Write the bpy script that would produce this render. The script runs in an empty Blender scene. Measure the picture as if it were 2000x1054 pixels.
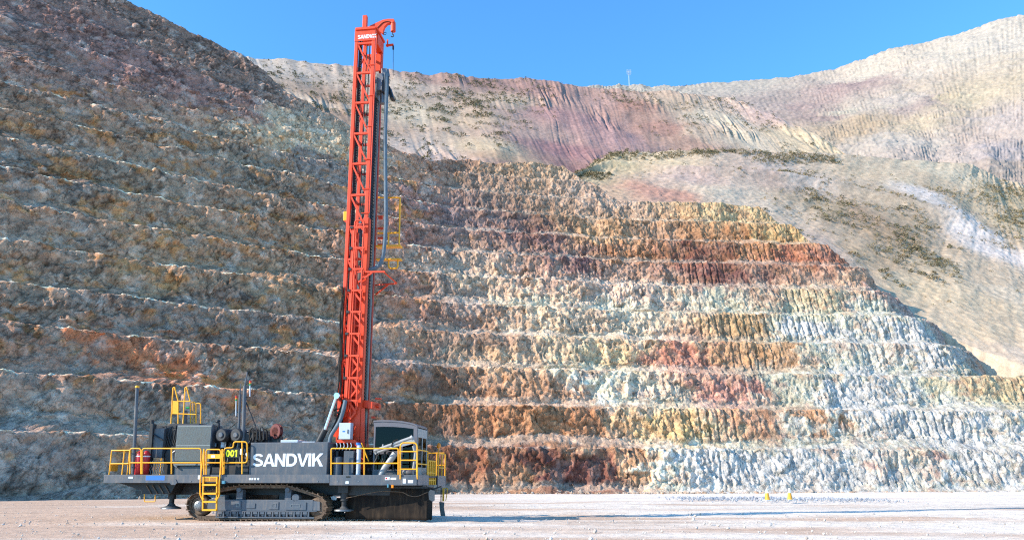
import bpy, bmesh, math, random
import numpy as np
from mathutils import Vector, Matrix

SC = bpy.context.scene
COL = SC.collection
R = math.radians

# ------------------------------------------------------------------ camera
PITCH = R(12.5); FPX = 1540.0; CAMZ = 1.6
cam = bpy.data.cameras.new("camera")
cam.sensor_width = 36.0
cam.lens = 36.0 * FPX / 2000.0
cam.shift_y = 72.0 / 2000.0
cam.clip_start = 0.1
cam.clip_end = 20000.0
camo = bpy.data.objects.new("camera", cam)
COL.objects.link(camo)
camo.location = (0, 0, CAMZ)
camo.rotation_euler = (math.pi / 2 + PITCH, 0, 0)
SC.camera = camo

# ------------------------------------------------------------------ light
SUN_EL = R(28.0)
SUN_AZ = R(20.0)                      # how far behind the camera's left the sun stands
to_sun = Vector((-math.cos(SUN_AZ) * math.cos(SUN_EL), -math.sin(SUN_AZ) * math.cos(SUN_EL), math.sin(SUN_EL)))
sun = bpy.data.lights.new("sun", 'SUN')
sun.energy = 4.0
sun.angle = R(0.5)
sun.color = (1.0, 0.91, 0.77)
suno = bpy.data.objects.new("sun", sun)
COL.objects.link(suno)
suno.rotation_euler = to_sun.to_track_quat('Z', 'Y').to_euler()

world = bpy.data.worlds.new("World")
SC.world = world
world.use_nodes = True
wn = world.node_tree.nodes; wl = world.node_tree.links
bg = wn["Background"]
sky = wn.new("ShaderNodeTexSky")
sky.sky_type = 'NISHITA'
sky.sun_disc = False
sky.sun_elevation = SUN_EL
sky.sun_rotation = math.atan2(to_sun.x, to_sun.y)
sky.altitude = 1500
sky.air_density = 1.0
sky.dust_density = 0.2
sky.ozone_density = 2.0
tint = wn.new("ShaderNodeMix"); tint.data_type = 'RGBA'; tint.blend_type = 'MULTIPLY'
tint.inputs[0].default_value = 1.0
tint.inputs[7].default_value = (0.54, 1.11, 1.42, 1)
wl.new(sky.outputs[0], tint.inputs[6])
wl.new(tint.outputs[2], bg.inputs[0])
bg.inputs[1].default_value = 0.15

SC.view_settings.view_transform = 'Standard'
SC.view_settings.look = 'None'
SC.view_settings.gamma = 1.0
SC.view_settings.exposure = 1.0
SC.cycles.max_bounces = 6
SC.cycles.diffuse_bounces = 3
SC.cycles.use_denoising = False
SC.cycles.filter_width = 1.15

# ------------------------------------------------------------------ maths
CP, SP = math.cos(PITCH), math.sin(PITCH)

def ray(u, v):
    """direction of the sight line through photo pixel u, v"""
    X = (u - 1000.0) / FPX; Y = (599.0 - v) / FPX
    return X, CP - Y * SP, SP + Y * CP

def at_dist(u, v, t):
    a, b, c = ray(u, v)
    return np.array((a * t, b * t, CAMZ + c * t))

def at_height(u, v, z):
    a, b, c = ray(u, v)
    return at_dist(u, v, (z - CAMZ) / c)

def pix(P):
    """photo pixel of world points (n,3)"""
    d = P - np.array((0, 0, CAMZ))
    zc = d[:, 1] * CP + d[:, 2] * SP
    yc = -d[:, 1] * SP + d[:, 2] * CP
    return 1000 + FPX * d[:, 0] / zc, 599 - FPX * yc / zc

def lin(c):
    c = np.asarray(c, float) / 255.0
    return np.where(c <= 0.04045, c / 12.92, ((c + 0.055) / 1.055) ** 2.4)

def _hash(ix, iy, iz, seed):
    h = (ix.astype(np.uint32) * np.uint32(374761393) + iy.astype(np.uint32) * np.uint32(668265263)
         + iz.astype(np.uint32) * np.uint32(2147483647 - 184) + np.uint32(seed * 974711 & 0xffffffff))
    h = (h ^ (h >> np.uint32(13))) * np.uint32(1274126177)
    h = (h ^ (h >> np.uint32(16))) * np.uint32(2246822519)
    return h ^ (h >> np.uint32(15))

def noise3(x, y, z, seed=0):
    """gradient noise about -1..1"""
    x = x.astype(np.float32); y = y.astype(np.float32); z = z.astype(np.float32)
    x0 = np.floor(x); y0 = np.floor(y); z0 = np.floor(z)
    fx = x - x0; fy = y - y0; fz = z - z0
    ix = x0.astype(np.int64); iy = y0.astype(np.int64); iz = z0.astype(np.int64)
    w = lambda t: t * t * t * (t * (t * 6 - 15) + 10)
    ux = w(fx); uy = w(fy); uz = w(fz)
    out = np.zeros_like(x)
    for a in (0, 1):
        for b in (0, 1):
            for c in (0, 1):
                h = _hash(ix + a, iy + b, iz + c, seed)
                gx = (h & np.uint32(1023)).astype(np.float32) / 511.5 - 1
                gy = ((h >> np.uint32(10)) & np.uint32(1023)).astype(np.float32) / 511.5 - 1
                gz = ((h >> np.uint32(20)) & np.uint32(1023)).astype(np.float32) / 511.5 - 1
                d = gx * (fx - a) + gy * (fy - b) + gz * (fz - c)
                out += d * (ux if a else 1 - ux) * (uy if b else 1 - uy) * (uz if c else 1 - uz)
    return out * 1.35

def fbm(x, y, z, octs=4, seed=0, gain=0.5, lac=2.03):
    o = 0; a = 1.0
    for k in range(octs):
        o = o + a * noise3(x, y, z, seed + 17 * k)
        x = x * lac; y = y * lac; z = z * lac; a *= gain
    return o

def worley(x, y, z, seed=0):
    """F1, F2 and a random value of the nearest cell"""
    x = x.astype(np.float32); y = y.astype(np.float32); z = z.astype(np.float32)
    x0 = np.floor(x).astype(np.int64); y0 = np.floor(y).astype(np.int64); z0 = np.floor(z).astype(np.int64)
    f1 = np.full(x.shape, 9.0, np.float32); f2 = f1.copy(); cid = np.zeros_like(f1)
    for a in (-1, 0, 1):
        for b in (-1, 0, 1):
            for c in (-1, 0, 1):
                h = _hash(x0 + a, y0 + b, z0 + c, seed)
                px = x0 + a + (h & np.uint32(1023)).astype(np.float32) / 1023
                py = y0 + b + ((h >> np.uint32(10)) & np.uint32(1023)).astype(np.float32) / 1023
                pz = z0 + c + ((h >> np.uint32(20)) & np.uint32(1023)).astype(np.float32) / 1023
                d = (px - x) ** 2 + (py - y) ** 2 + (pz - z) ** 2
                near = d < f1
                f2 = np.where(near, f1, np.minimum(f2, d))
                cid = np.where(near, ((h >> np.uint32(5)) & np.uint32(255)).astype(np.float32) / 255, cid)
                f1 = np.where(near, d, f1)
    return np.sqrt(f1), np.sqrt(f2), cid

def facets(x, y, z, seed=0, tilt=1.0):
    """broken rock: every cell a plane of its own height and tilt, -0.5..0.5, and the cell's random value"""
    x = x.astype(np.float32); y = y.astype(np.float32); z = z.astype(np.float32)
    x0 = np.floor(x).astype(np.int64); y0 = np.floor(y).astype(np.int64); z0 = np.floor(z).astype(np.int64)
    best = np.full(x.shape, 9.0, np.float32); h_ = np.zeros_like(best); cid = np.zeros_like(best)
    for a in (-1, 0, 1):
        for b in (-1, 0, 1):
            for c in (-1, 0, 1):
                h = _hash(x0 + a, y0 + b, z0 + c, seed)
                r = lambda k: ((h >> np.uint32(k)) & np.uint32(255)).astype(np.float32) / 255
                dx = x - (x0 + a + r(0)); dy = y - (y0 + b + r(8)); dz = z - (z0 + c + r(16))
                d = dx * dx + dy * dy + dz * dz
                near = d < best
                q = ((h * np.uint32(2654435761)) >> np.uint32(7))
                t1 = (q & np.uint32(255)).astype(np.float32) / 127.5 - 1; t2 = ((q >> np.uint32(8)) & np.uint32(255)).astype(np.float32) / 127.5 - 1
                v = r(24)
                h_ = np.where(near, (v - 0.5) + tilt * (t1 * dx + t2 * dz), h_)
                cid = np.where(near, v, cid); best = np.where(near, d, best)
    return h_, cid

def sstep(a, b, x):
    t = np.clip((x - a) / (b - a), 0, 1)
    return t * t * (3 - 2 * t)

def smin(a, b, k):
    h = np.clip(0.5 + 0.5 * (b - a) / k, 0, 1)
    return b * (1 - h) + a * h - k * h * (1 - h)

def smax(a, b, k):
    return -smin(-a, -b, k)

def grid_mesh(name, P, nu, nv, colour=None, mat=None, smooth=True):
    """mesh from an (nv*nu, 3) array of points, row after row"""
    me = bpy.data.meshes.new(name)
    i = np.arange(nu - 1)[None, :] + np.arange(nv - 1)[:, None] * nu
    f = np.stack((i, i + 1, i + 1 + nu, i + nu), -1).reshape(-1, 4)
    me.vertices.add(len(P)); me.vertices.foreach_set("co", P.astype(np.float32).ravel())
    me.loops.add(f.size); me.loops.foreach_set("vertex_index", f.astype(np.int32).ravel())
    me.polygons.add(len(f)); me.polygons.foreach_set("loop_start", np.arange(0, f.size, 4, dtype=np.int32))
    me.update(calc_edges=True)
    if smooth:
        me.polygons.foreach_set("use_smooth", np.ones(len(f), dtype=bool))
    if colour is not None:
        at = me.color_attributes.new("rock", 'FLOAT_COLOR', 'POINT')
        c = np.ones((len(P), 4), np.float32); c[:, :3] = colour
        at.data.foreach_set("color", c.ravel())
    o = bpy.data.objects.new(name, me); COL.objects.link(o)
    if mat: me.materials.append(mat)
    return o

def spread_colour(Q, ctrl, P0, warp, zscale=1.6, power=3.0, k=1.0, sat=0.85, gain=(1, 1, 1)):
    """colour of every point of Q from control spots (u, v, rgb) laid on the surface P0"""
    pu, pv = pix(P0)
    pts = []; cols = []
    for (u, v, c) in ctrl:
        j = np.argmin((pu - u) ** 2 + (pv - v) ** 2)
        pts.append(P0[j]); cols.append(lin(c))
    S = np.array((1, 1, zscale))
    pts = np.array(pts) * S; cols = np.array(cols)
    grey = cols.mean(1, keepdims=True); cols = grey + (cols - grey) * sat
    cols[:, 1] -= 0.06 * np.maximum(cols[:, 1] - cols[:, 2], 0)      # the ochres lean to red, not to green
    cols = cols * np.array(gain)
    q = (Q + warp) * S
    out = np.zeros((len(Q), 3), np.float32)
    for a in range(0, len(q), 40000):
        d = ((q[a:a + 40000, None, :] - pts[None]) ** 2).sum(-1) + k
        w = d ** (-power)
        w /= w.sum(1, keepdims=True)
        out[a:a + 40000] = w @ cols
    return out

# ------------------------------------------------------------------ materials
def rock_material(name, scale=1.0, bump=0.35, var=0.5, dark=0.55, crack=0.5, stain=None):
    m = bpy.data.materials.new(name); m.use_nodes = True
    n = m.node_tree.nodes; l = m.node_tree.links
    b = n["Principled BSDF"]; b.inputs["Roughness"].default_value = 0.95
    b.inputs["Specular IOR Level"].default_value = 0.15
    at = n.new("ShaderNodeAttribute"); at.attribute_name = "rock"
    geo = n.new("ShaderNodeNewGeometry")
    def noise(sc, det, rough=0.6):
        t = n.new("ShaderNodeTexNoise"); t.inputs["Scale"].default_value = sc * scale
        t.inputs["Detail"].default_value = det; t.inputs["Roughness"].default_value = rough
        l.new(geo.outputs["Position"], t.inputs["Vector"]); return t
    n1 = noise(0.9, 8, 0.65); n2 = noise(5.0, 4, 0.6)
    def ramp(src, lo, hi, a, c):
        r = n.new("ShaderNodeMapRange"); r.inputs[1].default_value = lo; r.inputs[2].default_value = hi
        r.inputs[3].default_value = a; r.inputs[4].default_value = c
        l.new(src, r.inputs[0]); return r.outputs[0]
    f1 = ramp(n1.outputs[0], 0.32, 0.68, 1 - var, 1 + var)
    f2 = ramp(n2.outputs[0], 0.3, 0.7, 1 - var * 0.6, 1 + var * 0.6)
    mul = n.new("ShaderNodeMath"); mul.operation = 'MULTIPLY'; l.new(f1, mul.inputs[0]); l.new(f2, mul.inputs[1])
    # dark joints between blocks
    v = n.new("ShaderNodeTexVoronoi"); v.feature = 'DISTANCE_TO_EDGE'; v.inputs["Scale"].default_value = 0.55 * scale
    wob = n.new("ShaderNodeMix"); wob.data_type = 'RGBA'; wob.inputs[0].default_value = 0.35
    l.new(geo.outputs["Position"], wob.inputs[6])
    nw = noise(0.5, 5); l.new(nw.outputs[1], wob.inputs[7])
    sc_ = n.new("ShaderNodeVectorMath"); sc_.operation = 'MULTIPLY_ADD'
    l.new(nw.outputs[1], sc_.inputs[0]); sc_.inputs[1].default_value = (3.5, 3.5, 3.5); l.new(geo.outputs["Position"], sc_.inputs[2])
    l.new(sc_.outputs[0], v.inputs["Vector"])
    cr = ramp(v.outputs["Distance"], 0.0, 0.05, 1 - crack, 1.0)
    mul2 = n.new("ShaderNodeMath"); mul2.operation = 'MULTIPLY'; l.new(mul.outputs[0], mul2.inputs[0]); l.new(cr, mul2.inputs[1])
    col = n.new("ShaderNodeVectorMath"); col.operation = 'SCALE'
    src = at.outputs["Color"]
    if stain:
        ns = noise(0.16, 7, 0.7)
        fs = ramp(ns.outputs[0], 0.52, 0.64, 0.0, stain[3])
        mx = n.new("ShaderNodeMix"); mx.data_type = 'RGBA'; l.new(fs, mx.inputs[0]); l.new(src, mx.inputs[6])
        mx.inputs[7].default_value = (*stain[:3], 1); src = mx.outputs[2]
    l.new(src, col.inputs[0]); l.new(mul2.outputs[0], col.inputs["Scale"])
    l.new(col.outputs[0], b.inputs["Base Color"])
    n3 = noise(2.2, 10, 0.68)
    bp = n.new("ShaderNodeBump"); bp.inputs["Strength"].default_value = 1.0; bp.inputs["Distance"].default_value = bump
    l.new(n3.outputs[0], bp.inputs["Height"]); l.new(bp.outputs[0], b.inputs["Normal"])
    return m
# ------------------------------------------------------------------ the benched pit wall
BH, BS = 6.3, 5.7                     # bench height and set-back

def plan_y(x, d):
    """how far the wall stands at x, d metres outward from its toe"""
    m = 0.71 + 0.33 * (1 - sstep(3, 20, d))
    yl = 108.5 + m * (x + 13) + (d - 2.9) * 1.04
    ym = 108.5 + 0.18 * (x + 13) + (d - 2.9) * 1.02
    ye = (108.5 + 13 * m + 1.04 * (d - 2.9)) / (1 + 0.72 * m)
    over = np.maximum(-0.72 * ye - 8 - x, 0)           # swings wide beyond the frame
    yl = yl + (m - 0.18) * (np.sqrt(over * over + 64) - 8)
    yb = 117.0 + d + 0.0006 * (x - 40) ** 2 - 0.5
    y = smin(smin(yl, ym, 3.0), yb, 4.0)
    yr = (d + 20.2 + 0.719 * x) / 0.695
    yr2 = smax(y, yr, 2.5)
    w = sstep(16.2, 17.0, d)
    return y * (1 - w) + yr2 * w

ZT = np.array([(-400, 112), (-110, 109), (-85, 103), (-74, 98), (-67, 95.6), (-60, 94), (-52, 87), (-43, 81), (-35, 77.5), (-23, 73), (-10, 74.5), (12, 75.6), (18, 69.5), (25, 63.6),
               (56, 63.0), (63, 54), (70, 46), (77, 38), (84, 31), (90, 25.2), (96, 19.5), (400, 19.0)], float)

def left0(X):
    return sstep(-10, -30, X)

def build_pit_wall():
    # columns: about one to a picture element, wider where the wall is out of the frame
    xs = np.concatenate((np.linspace(-180, -112, 50, endpoint=False), np.linspace(-112, -45, 420, endpoint=False),
                         np.linspace(-45, -8, 330, endpoint=False), np.linspace(-8, 86, 640, endpoint=False),
                         np.linspace(86, 170, 90)))
    nb = 16
    # one bench: (share of the set-back, share of the height), the rows thicker on the face
    dd = np.concatenate((np.linspace(0, 0.46, 27, endpoint=False), np.linspace(0.46, 1.0, 7, endpoint=False)))
    d_rows = [np.array([-4.0, -2.8, -2.1, -1.5, -1.0, -0.5])]; k_rows = [np.full(6, -1.0)]; f_rows = [np.zeros(6)]
    for k in range(nb):
        d_rows.append(dd * BS + k * BS); k_rows.append(np.full(len(dd), float(k))); f_rows.append(dd)
    d_rows.append(np.linspace(nb * BS, nb * BS + 110, 40)); k_rows.append(np.full(40, float(nb))); f_rows.append(np.ones(40))
    D = np.concatenate(d_rows); K = np.concatenate(k_rows); F = np.concatenate(f_rows)
    nu, nv = len(xs), len(D)
    X, DD = np.meshgrid(xs, D); KK = np.repeat(K[:, None], nu, 1); FF = np.repeat(F[:, None], nu, 1)
    X = X.ravel(); DD = DD.ravel(); KK = KK.ravel(); FF = FF.ravel()
    S = X * 1.25                                    # along the wall
    # height: talus apron, face, lip, berm
    tal = 0.9 + 1.7 * np.clip(fbm(S / 14, KK * 7.7, KK * 0, 3, 5) + 0.15, 0, 1.2) + 0.25 * fbm(S / 3, KK * 3.1, KK * 0, 2, 9)
    tal = np.where(KK < 0, 0.3, tal)
    z_face = np.interp(FF, [0, 0.40, 0.46, 1.0], [0, 0.97, 1.0, 1.02]) * BH
    z_tal = tal * np.clip(1 - (FF * BS - 0.0) / 2.2, 0, 1)     # rubble leaning on the foot
    zf = np.where(FF < 0.46, z_face, BH)
    # the apron of the next bench lies on this berm
    tal_n = 0.9 + 1.7 * np.clip(fbm(S / 14, (KK + 1) * 7.7, KK * 0, 3, 5) + 0.15, 0, 1.2) + 0.25 * fbm(S / 3, (KK + 1) * 3.1, KK * 0, 2, 9)
    ap = np.where(FF >= 0.46, np.clip(1 - (1 - FF) * BS / (1.25 * np.maximum(tal_n, 0.3)), 0, 1) * tal_n * 0.8, 0)
    foot = np.where(KK >= 1, np.clip(1 - FF / 0.16, 0, 1) * tal * 0.8, 0)
    foot0 = np.where((KK == 0), np.clip(1 - FF / 0.2, 0, 1) * 0.3, 0)
    z = np.where(KK < 0, -0.25 + np.clip((DD + 2.9) / 2.9, 0, 1) * (0.5 + 1.3 * np.clip(fbm(S / 9, KK * 0 + 3, KK * 0, 3, 6) + 0.25, 0, 1.2)), KK * BH + zf + ap)
    foot = foot + np.where(KK == 0, np.clip(1 - FF / 0.16, 0, 1) * (0.25 + 1.3 * np.clip(fbm(S / 9, KK * 0 + 3, KK * 0, 3, 6) + 0.25, 0, 1.2)), 0)
    z = np.where(KK >= 0, np.maximum(z, KK * BH + foot + z_face * 0.92), z) + foot0 * 0
    lipw = 0.30 * fbm(S / 4, KK * 5.3, KK * 0, 4, 31)          # crests rise and fall
    z = z + np.where((FF > 0.3) & (KK >= 0), lipw * sstep(0.3, 0.46, FF) * (1 - sstep(0.55, 0.75, FF)), 0)
    # each bench strays a little in plan
    stray = 0.9 * fbm(S / 22, KK * 3.3, KK * 0 + 2, 3, 71) + 0.45 * fbm(S / 6, KK * 2.1, KK * 0, 2, 73)
    stray = stray + 1.0 * noise3(S / 40, DD / 40, DD * 0, 75)
    stray = np.where(KK < 0, 0.3 * stray, stray)
    zt = np.interp(X, ZT[:, 0], ZT[:, 1]) + 1.2 * fbm(S / 9, S * 0, S * 0, 4, 41)
    over = z > zt
    Z = np.where(over, zt + np.minimum((z - zt) * 0.04, 2.0), z)
    # the upper lifts of the left wall dip to the right
    dip = -(X + 64) * 0.30 * sstep(52, 74, DD) * left0(X)
    z = z + 1.105 * dip
    over = z > zt
    Z = np.where(over, zt + np.minimum((z - zt) * 0.04, 2.0), z)
    stray = stray + dip
    Y = plan_y(X, DD + stray)
    eps = 0.5
    Yx = (plan_y(X + eps, DD + stray) - plan_y(X - eps, DD + stray)) / (2 * eps)
    nl = np.sqrt(1 + Yx * Yx); NX = Yx / nl; NY = -1 / nl
    P0 = np.stack((X, Y, Z), 1)
    # rock relief, pushed out of the face
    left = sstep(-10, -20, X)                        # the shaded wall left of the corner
    face = np.where(KK >= 0, sstep(0.0, 0.10, FF) * (1 - sstep(0.44, 0.52, FF)), 0) * np.where(over, 0.12, 1)
    hi = 1 - 0.35 * sstep(66, 78, Z) * left
    face = face * hi
    px, py, pz = X, Y, Z
    big = fbm(px / 7, py / 7, pz / 7, 3, 3)
    wx = px + 0.8 * noise3(px / 2, py / 2, pz / 2, 11); wz = pz + 0.8 * noise3(px / 2, py / 2, pz / 2, 12)
    # beds lean a little, so the joints run across the faces
    bx_ = wx + 0.35 * wz; bz_ = wz - 0.25 * wx
    blocks, cid = facets(bx_ / 2.3, py / 2.3, bz_ / 2.0, 21, 1.1)
    lumps, gid = facets(bx_ / 0.72, py / 0.72, bz_ / 0.85, 22, 1.0)
    chips, _ = facets(wx / 0.42, py / 0.42, wz / 0.40, 23, 0.9)
    lumps = lumps * 0.6 + chips * 0.34
    fine = fbm(px / 0.8, py / 0.8, pz / 0.8, 3, 51)
    rid = 1 - np.abs(noise3(px / 3.2, py / 3.2, pz / 5.5, 61)) * 2
    # old blast holes: half barrels running down the right-hand faces
    gm = sstep(8, 24, X) * sstep(-0.15, 0.35, noise3(px / 12, KK * 4.1, pz * 0, 81)) * (1 - sstep(40, 55, Z) * 0.3)
    gx = px + 0.16 * noise3(px / 1.3, KK * 1.7, pz / 3.5, 82)
    groove = np.abs(np.sin(gx * math.pi / 1.35))
    groove = -(1 - sstep(0.0, 0.5, groove)) * 0.8
    rough_r = (0.70 * big + 0.42 * blocks + 0.58 * lumps + 0.16 * fine + 0.42 * rid + gm * groove)
    rough_l = (0.55 * big + 0.50 * blocks + 0.50 * lumps + 0.10 * fine + 0.25 * rid)
    # bouldery stretch just right of the corner
    bl = sstep(-14, -4, X) * (1 - sstep(22, 40, X)) * (1 - sstep(45, 60, Z))
    amp = (rough_r * (1 - left) * (0.56 + 0.30 * bl) + 0.8 * rough_l * left)
    off = face * amp + (1 - face) * (0.10 * fine + 0.12 * lumps) * np.where(KK < 0, 0.8, 1.0) + 0.25 * big
    PX = X + NX * off; PY = Y + NY * off
    PZ = Z + np.where(KK >= 0, 0.14 * fine + 0.15 * (1 - face) * lumps + 0.25 * face * (gid - 0.5), 0.10 * fine + 0.16 * lumps)
    P = np.stack((PX, PY, PZ), 1)
    # colour
    wv = np.stack((fbm(px / 9, py / 9, pz / 9, 4, 91), px * 0, fbm(px / 9, py / 9, pz / 6, 4, 92)), 1)
    wv[:, 0] *= 5.0; wv[:, 2] *= 2.2
    wv2 = np.stack((noise3(px / 1.7, py / 1.7, pz / 1.7, 93), px * 0, noise3(px / 1.7, py / 1.7, pz / 1.7, 94)), 1) * 0.9
    warp = wv + wv2
    warp[:, 0] += (cid - 0.5) * 5 + (gid - 0.5) * 3; warp[:, 2] += (cid * 7.3 % 1 - 0.5) * 3.0 + (gid * 5.1 % 1 - 0.5) * 1.6
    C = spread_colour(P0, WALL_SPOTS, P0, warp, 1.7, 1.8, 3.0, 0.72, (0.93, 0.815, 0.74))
    # ochre and pale staining through the left wall
    st = fbm(px / 4.5 + 1.2 * wv2[:, 0], pz / 3.2, py / 4.5, 5, 96)
    oc = sstep(0.12, 0.55, st) * (0.3 + 0.7 * left) * 0.58 * (1 - sstep(66, 80, Z))
    C = C * (1 - oc[:, None]) + lin((168, 118, 62)) * oc[:, None] * (0.5 + 0.5 * C.mean(1, keepdims=True) / 0.25)
    pl = sstep(0.20, 0.6, fbm(px / 3.4, pz / 2.4 + 0.8 * wv2[:, 2], py / 3.4, 5, 97)) * (0.3 + 0.7 * left) * 0.34
    C = C * (1 - pl[:, None]) + lin((190, 180, 172)) * pl[:, None]
    dk = sstep(0.22, 0.6, fbm(px / 5.0, pz / 2.0, py / 5.0, 5, 98)) * 0.28
    C = C * (1 - dk[:, None] * np.array((1.0, 1.0, 0.95)))
    ck = 1 - sstep(0.0, 0.10, np.abs(noise3(px / 3.0 + wv2[:, 0], pz / 2.2 + 0.5 * px / 3.0 + wv2[:, 2], py / 3, 99)))
    ck = np.maximum(ck, 1 - sstep(0.0, 0.12, np.abs(noise3(px / 1.6 + wv2[:, 0], pz / 1.5 - 0.4 * px / 1.6, py / 1.6, 100))))
    C = C * (1 - 0.62 * ck * sstep(-0.3, 0.2, big) * (0.55 + 0.45 * left))[:, None]
    # crests whitened as if their rubble caught sun; crushed rock on the aprons
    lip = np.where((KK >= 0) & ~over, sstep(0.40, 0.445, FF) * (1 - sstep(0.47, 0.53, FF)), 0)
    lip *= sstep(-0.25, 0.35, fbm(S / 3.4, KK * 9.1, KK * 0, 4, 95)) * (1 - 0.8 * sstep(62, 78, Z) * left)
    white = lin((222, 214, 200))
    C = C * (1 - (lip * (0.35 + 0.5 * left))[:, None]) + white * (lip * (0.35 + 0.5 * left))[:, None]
    apron = np.where(KK >= 0, sstep(0.60, 0.8, FF) + (1 - sstep(0.05, 0.12, FF)), 0) * (1 - left)
    apron = np.clip(apron, 0, 1) * 0.6
    dust = C * 0.55 + 0.45 * lin((205, 192, 175))
    C = C * (1 - apron[:, None]) + dust * apron[:, None]
    v = 1 + 0.20 * (cid - 0.5)[:, None] + 0.24 * (gid - 0.5)[:, None]
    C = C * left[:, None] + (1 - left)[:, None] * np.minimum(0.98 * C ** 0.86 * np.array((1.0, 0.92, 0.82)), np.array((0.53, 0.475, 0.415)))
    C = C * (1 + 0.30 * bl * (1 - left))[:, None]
    warm = (left * (1 - 0.35 * sstep(60, 78, Z)))[:, None] * np.array((0.98, 0.58, 0.30)) + 1  # lifts and warms the shaded wall's colour to offset weak blue skylight
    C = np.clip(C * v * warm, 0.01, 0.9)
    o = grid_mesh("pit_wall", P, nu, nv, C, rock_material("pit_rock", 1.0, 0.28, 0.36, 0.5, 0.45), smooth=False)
    o["kind"] = "structure"
    return o

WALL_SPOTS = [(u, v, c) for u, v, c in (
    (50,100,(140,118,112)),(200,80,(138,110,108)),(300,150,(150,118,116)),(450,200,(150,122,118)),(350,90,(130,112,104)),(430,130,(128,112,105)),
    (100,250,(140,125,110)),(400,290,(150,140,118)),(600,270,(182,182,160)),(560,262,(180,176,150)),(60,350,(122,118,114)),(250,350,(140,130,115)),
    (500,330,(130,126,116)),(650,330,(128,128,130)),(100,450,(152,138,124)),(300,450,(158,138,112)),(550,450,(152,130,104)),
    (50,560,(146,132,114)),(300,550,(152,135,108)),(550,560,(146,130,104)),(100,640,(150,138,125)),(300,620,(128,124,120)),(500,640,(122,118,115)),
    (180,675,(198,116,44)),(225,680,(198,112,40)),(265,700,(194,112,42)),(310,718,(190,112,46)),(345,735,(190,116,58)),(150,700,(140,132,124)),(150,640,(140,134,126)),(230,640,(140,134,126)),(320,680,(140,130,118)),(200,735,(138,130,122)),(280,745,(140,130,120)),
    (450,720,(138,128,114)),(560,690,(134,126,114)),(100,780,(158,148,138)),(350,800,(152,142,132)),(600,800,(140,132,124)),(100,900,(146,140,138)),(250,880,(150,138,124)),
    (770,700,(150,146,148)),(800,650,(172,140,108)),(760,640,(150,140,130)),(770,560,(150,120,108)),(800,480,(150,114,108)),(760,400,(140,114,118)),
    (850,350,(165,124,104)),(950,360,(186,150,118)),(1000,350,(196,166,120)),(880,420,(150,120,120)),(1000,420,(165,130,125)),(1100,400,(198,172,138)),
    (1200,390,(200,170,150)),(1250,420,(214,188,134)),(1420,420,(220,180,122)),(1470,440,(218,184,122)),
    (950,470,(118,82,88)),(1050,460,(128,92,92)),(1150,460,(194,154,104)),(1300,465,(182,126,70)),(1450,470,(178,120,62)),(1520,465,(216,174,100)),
    (1000,510,(118,82,88)),(1130,510,(112,76,82)),(1230,500,(162,110,66)),(1350,510,(138,78,62)),(1450,515,(110,60,55)),(1560,505,(168,95,68)),(1610,510,(178,110,84)),
    (850,520,(182,166,150)),(930,540,(192,166,134)),(1050,550,(186,150,130)),(1200,555,(186,160,144)),(1400,545,(128,78,74)),(1500,550,(162,110,105)),(1600,555,(208,182,165)),(1680,560,(202,166,134)),
    (900,590,(186,160,144)),(1050,590,(216,186,152)),(1200,600,(216,194,172)),(1400,595,(222,202,180)),(1600,600,(220,190,150)),(1700,600,(226,206,190)),
    (850,620,(166,124,104)),(950,640,(170,134,108)),(1080,640,(196,176,144)),(1250,640,(208,182,154)),(1450,640,(196,164,106)),(1600,645,(228,222,210)),(1780,650,(228,222,210)),
    (1750,560,(188,150,140)),(1830,600,(190,165,160)),(1900,650,(182,166,155)),(850,700,(172,130,102)),(950,710,(196,165,128)),(1100,700,(212,186,144)),(1200,700,(218,180,122)),
    (1330,695,(188,112,86)),(1400,705,(188,116,88)),(1480,690,(196,150,92)),(1560,700,(228,222,210)),(1700,700,(230,226,220)),(1850,700,(228,220,214)),
    (850,760,(150,102,70)),(950,750,(178,130,86)),(1080,760,(188,140,98)),(1160,760,(224,218,206)),(1250,770,(212,190,168)),(1350,760,(208,146,130)),(1430,770,(204,136,122)),
    (1520,760,(226,206,184)),(1700,770,(230,226,218)),(1950,755,(218,184,134)),(870,820,(150,98,55)),(950,810,(166,108,60)),(1050,830,(172,120,68)),(1130,820,(166,108,56)),
    (1230,820,(204,166,108)),(1320,830,(208,172,98)),(1400,830,(218,192,150)),(1480,820,(208,150,108)),(1600,850,(224,216,206)),(1620,825,(198,140,76)),(1750,840,(228,226,222)),(1950,840,(228,220,206)),
    (880,900,(140,78,50)),(950,920,(152,105,72)),(1040,900,(106,60,50)),(1100,920,(96,50,50)),(1160,910,(118,66,56)),(1000,945,(164,122,86)),(1230,900,(194,146,92)),
    (1300,920,(218,206,190)),(1400,920,(216,220,224)),(1550,920,(214,218,224)),(1700,920,(224,224,226)),(1790,900,(218,180,168)),(1900,920,(228,222,216)),(1960,900,(228,222,216)),
)]
build_pit_wall()

# ------------------------------------------------------------------ slopes of tipped rock behind the pit
def curve_at(pts, s):
    pts = np.array(pts, float)
    t = np.linspace(0, 1, len(pts))
    # smooth cubic through the points
    out = np.empty((len(s), 3))
    m = np.gradient(pts, t, axis=0)
    i = np.clip(np.searchsorted(t, s, side='right') - 1, 0, len(pts) - 2)
    h = t[1] - t[0]; f = ((s - t[i]) / h)[:, None]
    p0, p1, m0, m1 = pts[i], pts[i + 1], m[i] * h * 0.8, m[i + 1] * h * 0.8
    return (2*f**3-3*f**2+1)*p0 + (f**3-2*f**2+f)*m0 + (-2*f**3+3*f**2)*p1 + (f**3-f**2)*m1

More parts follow.
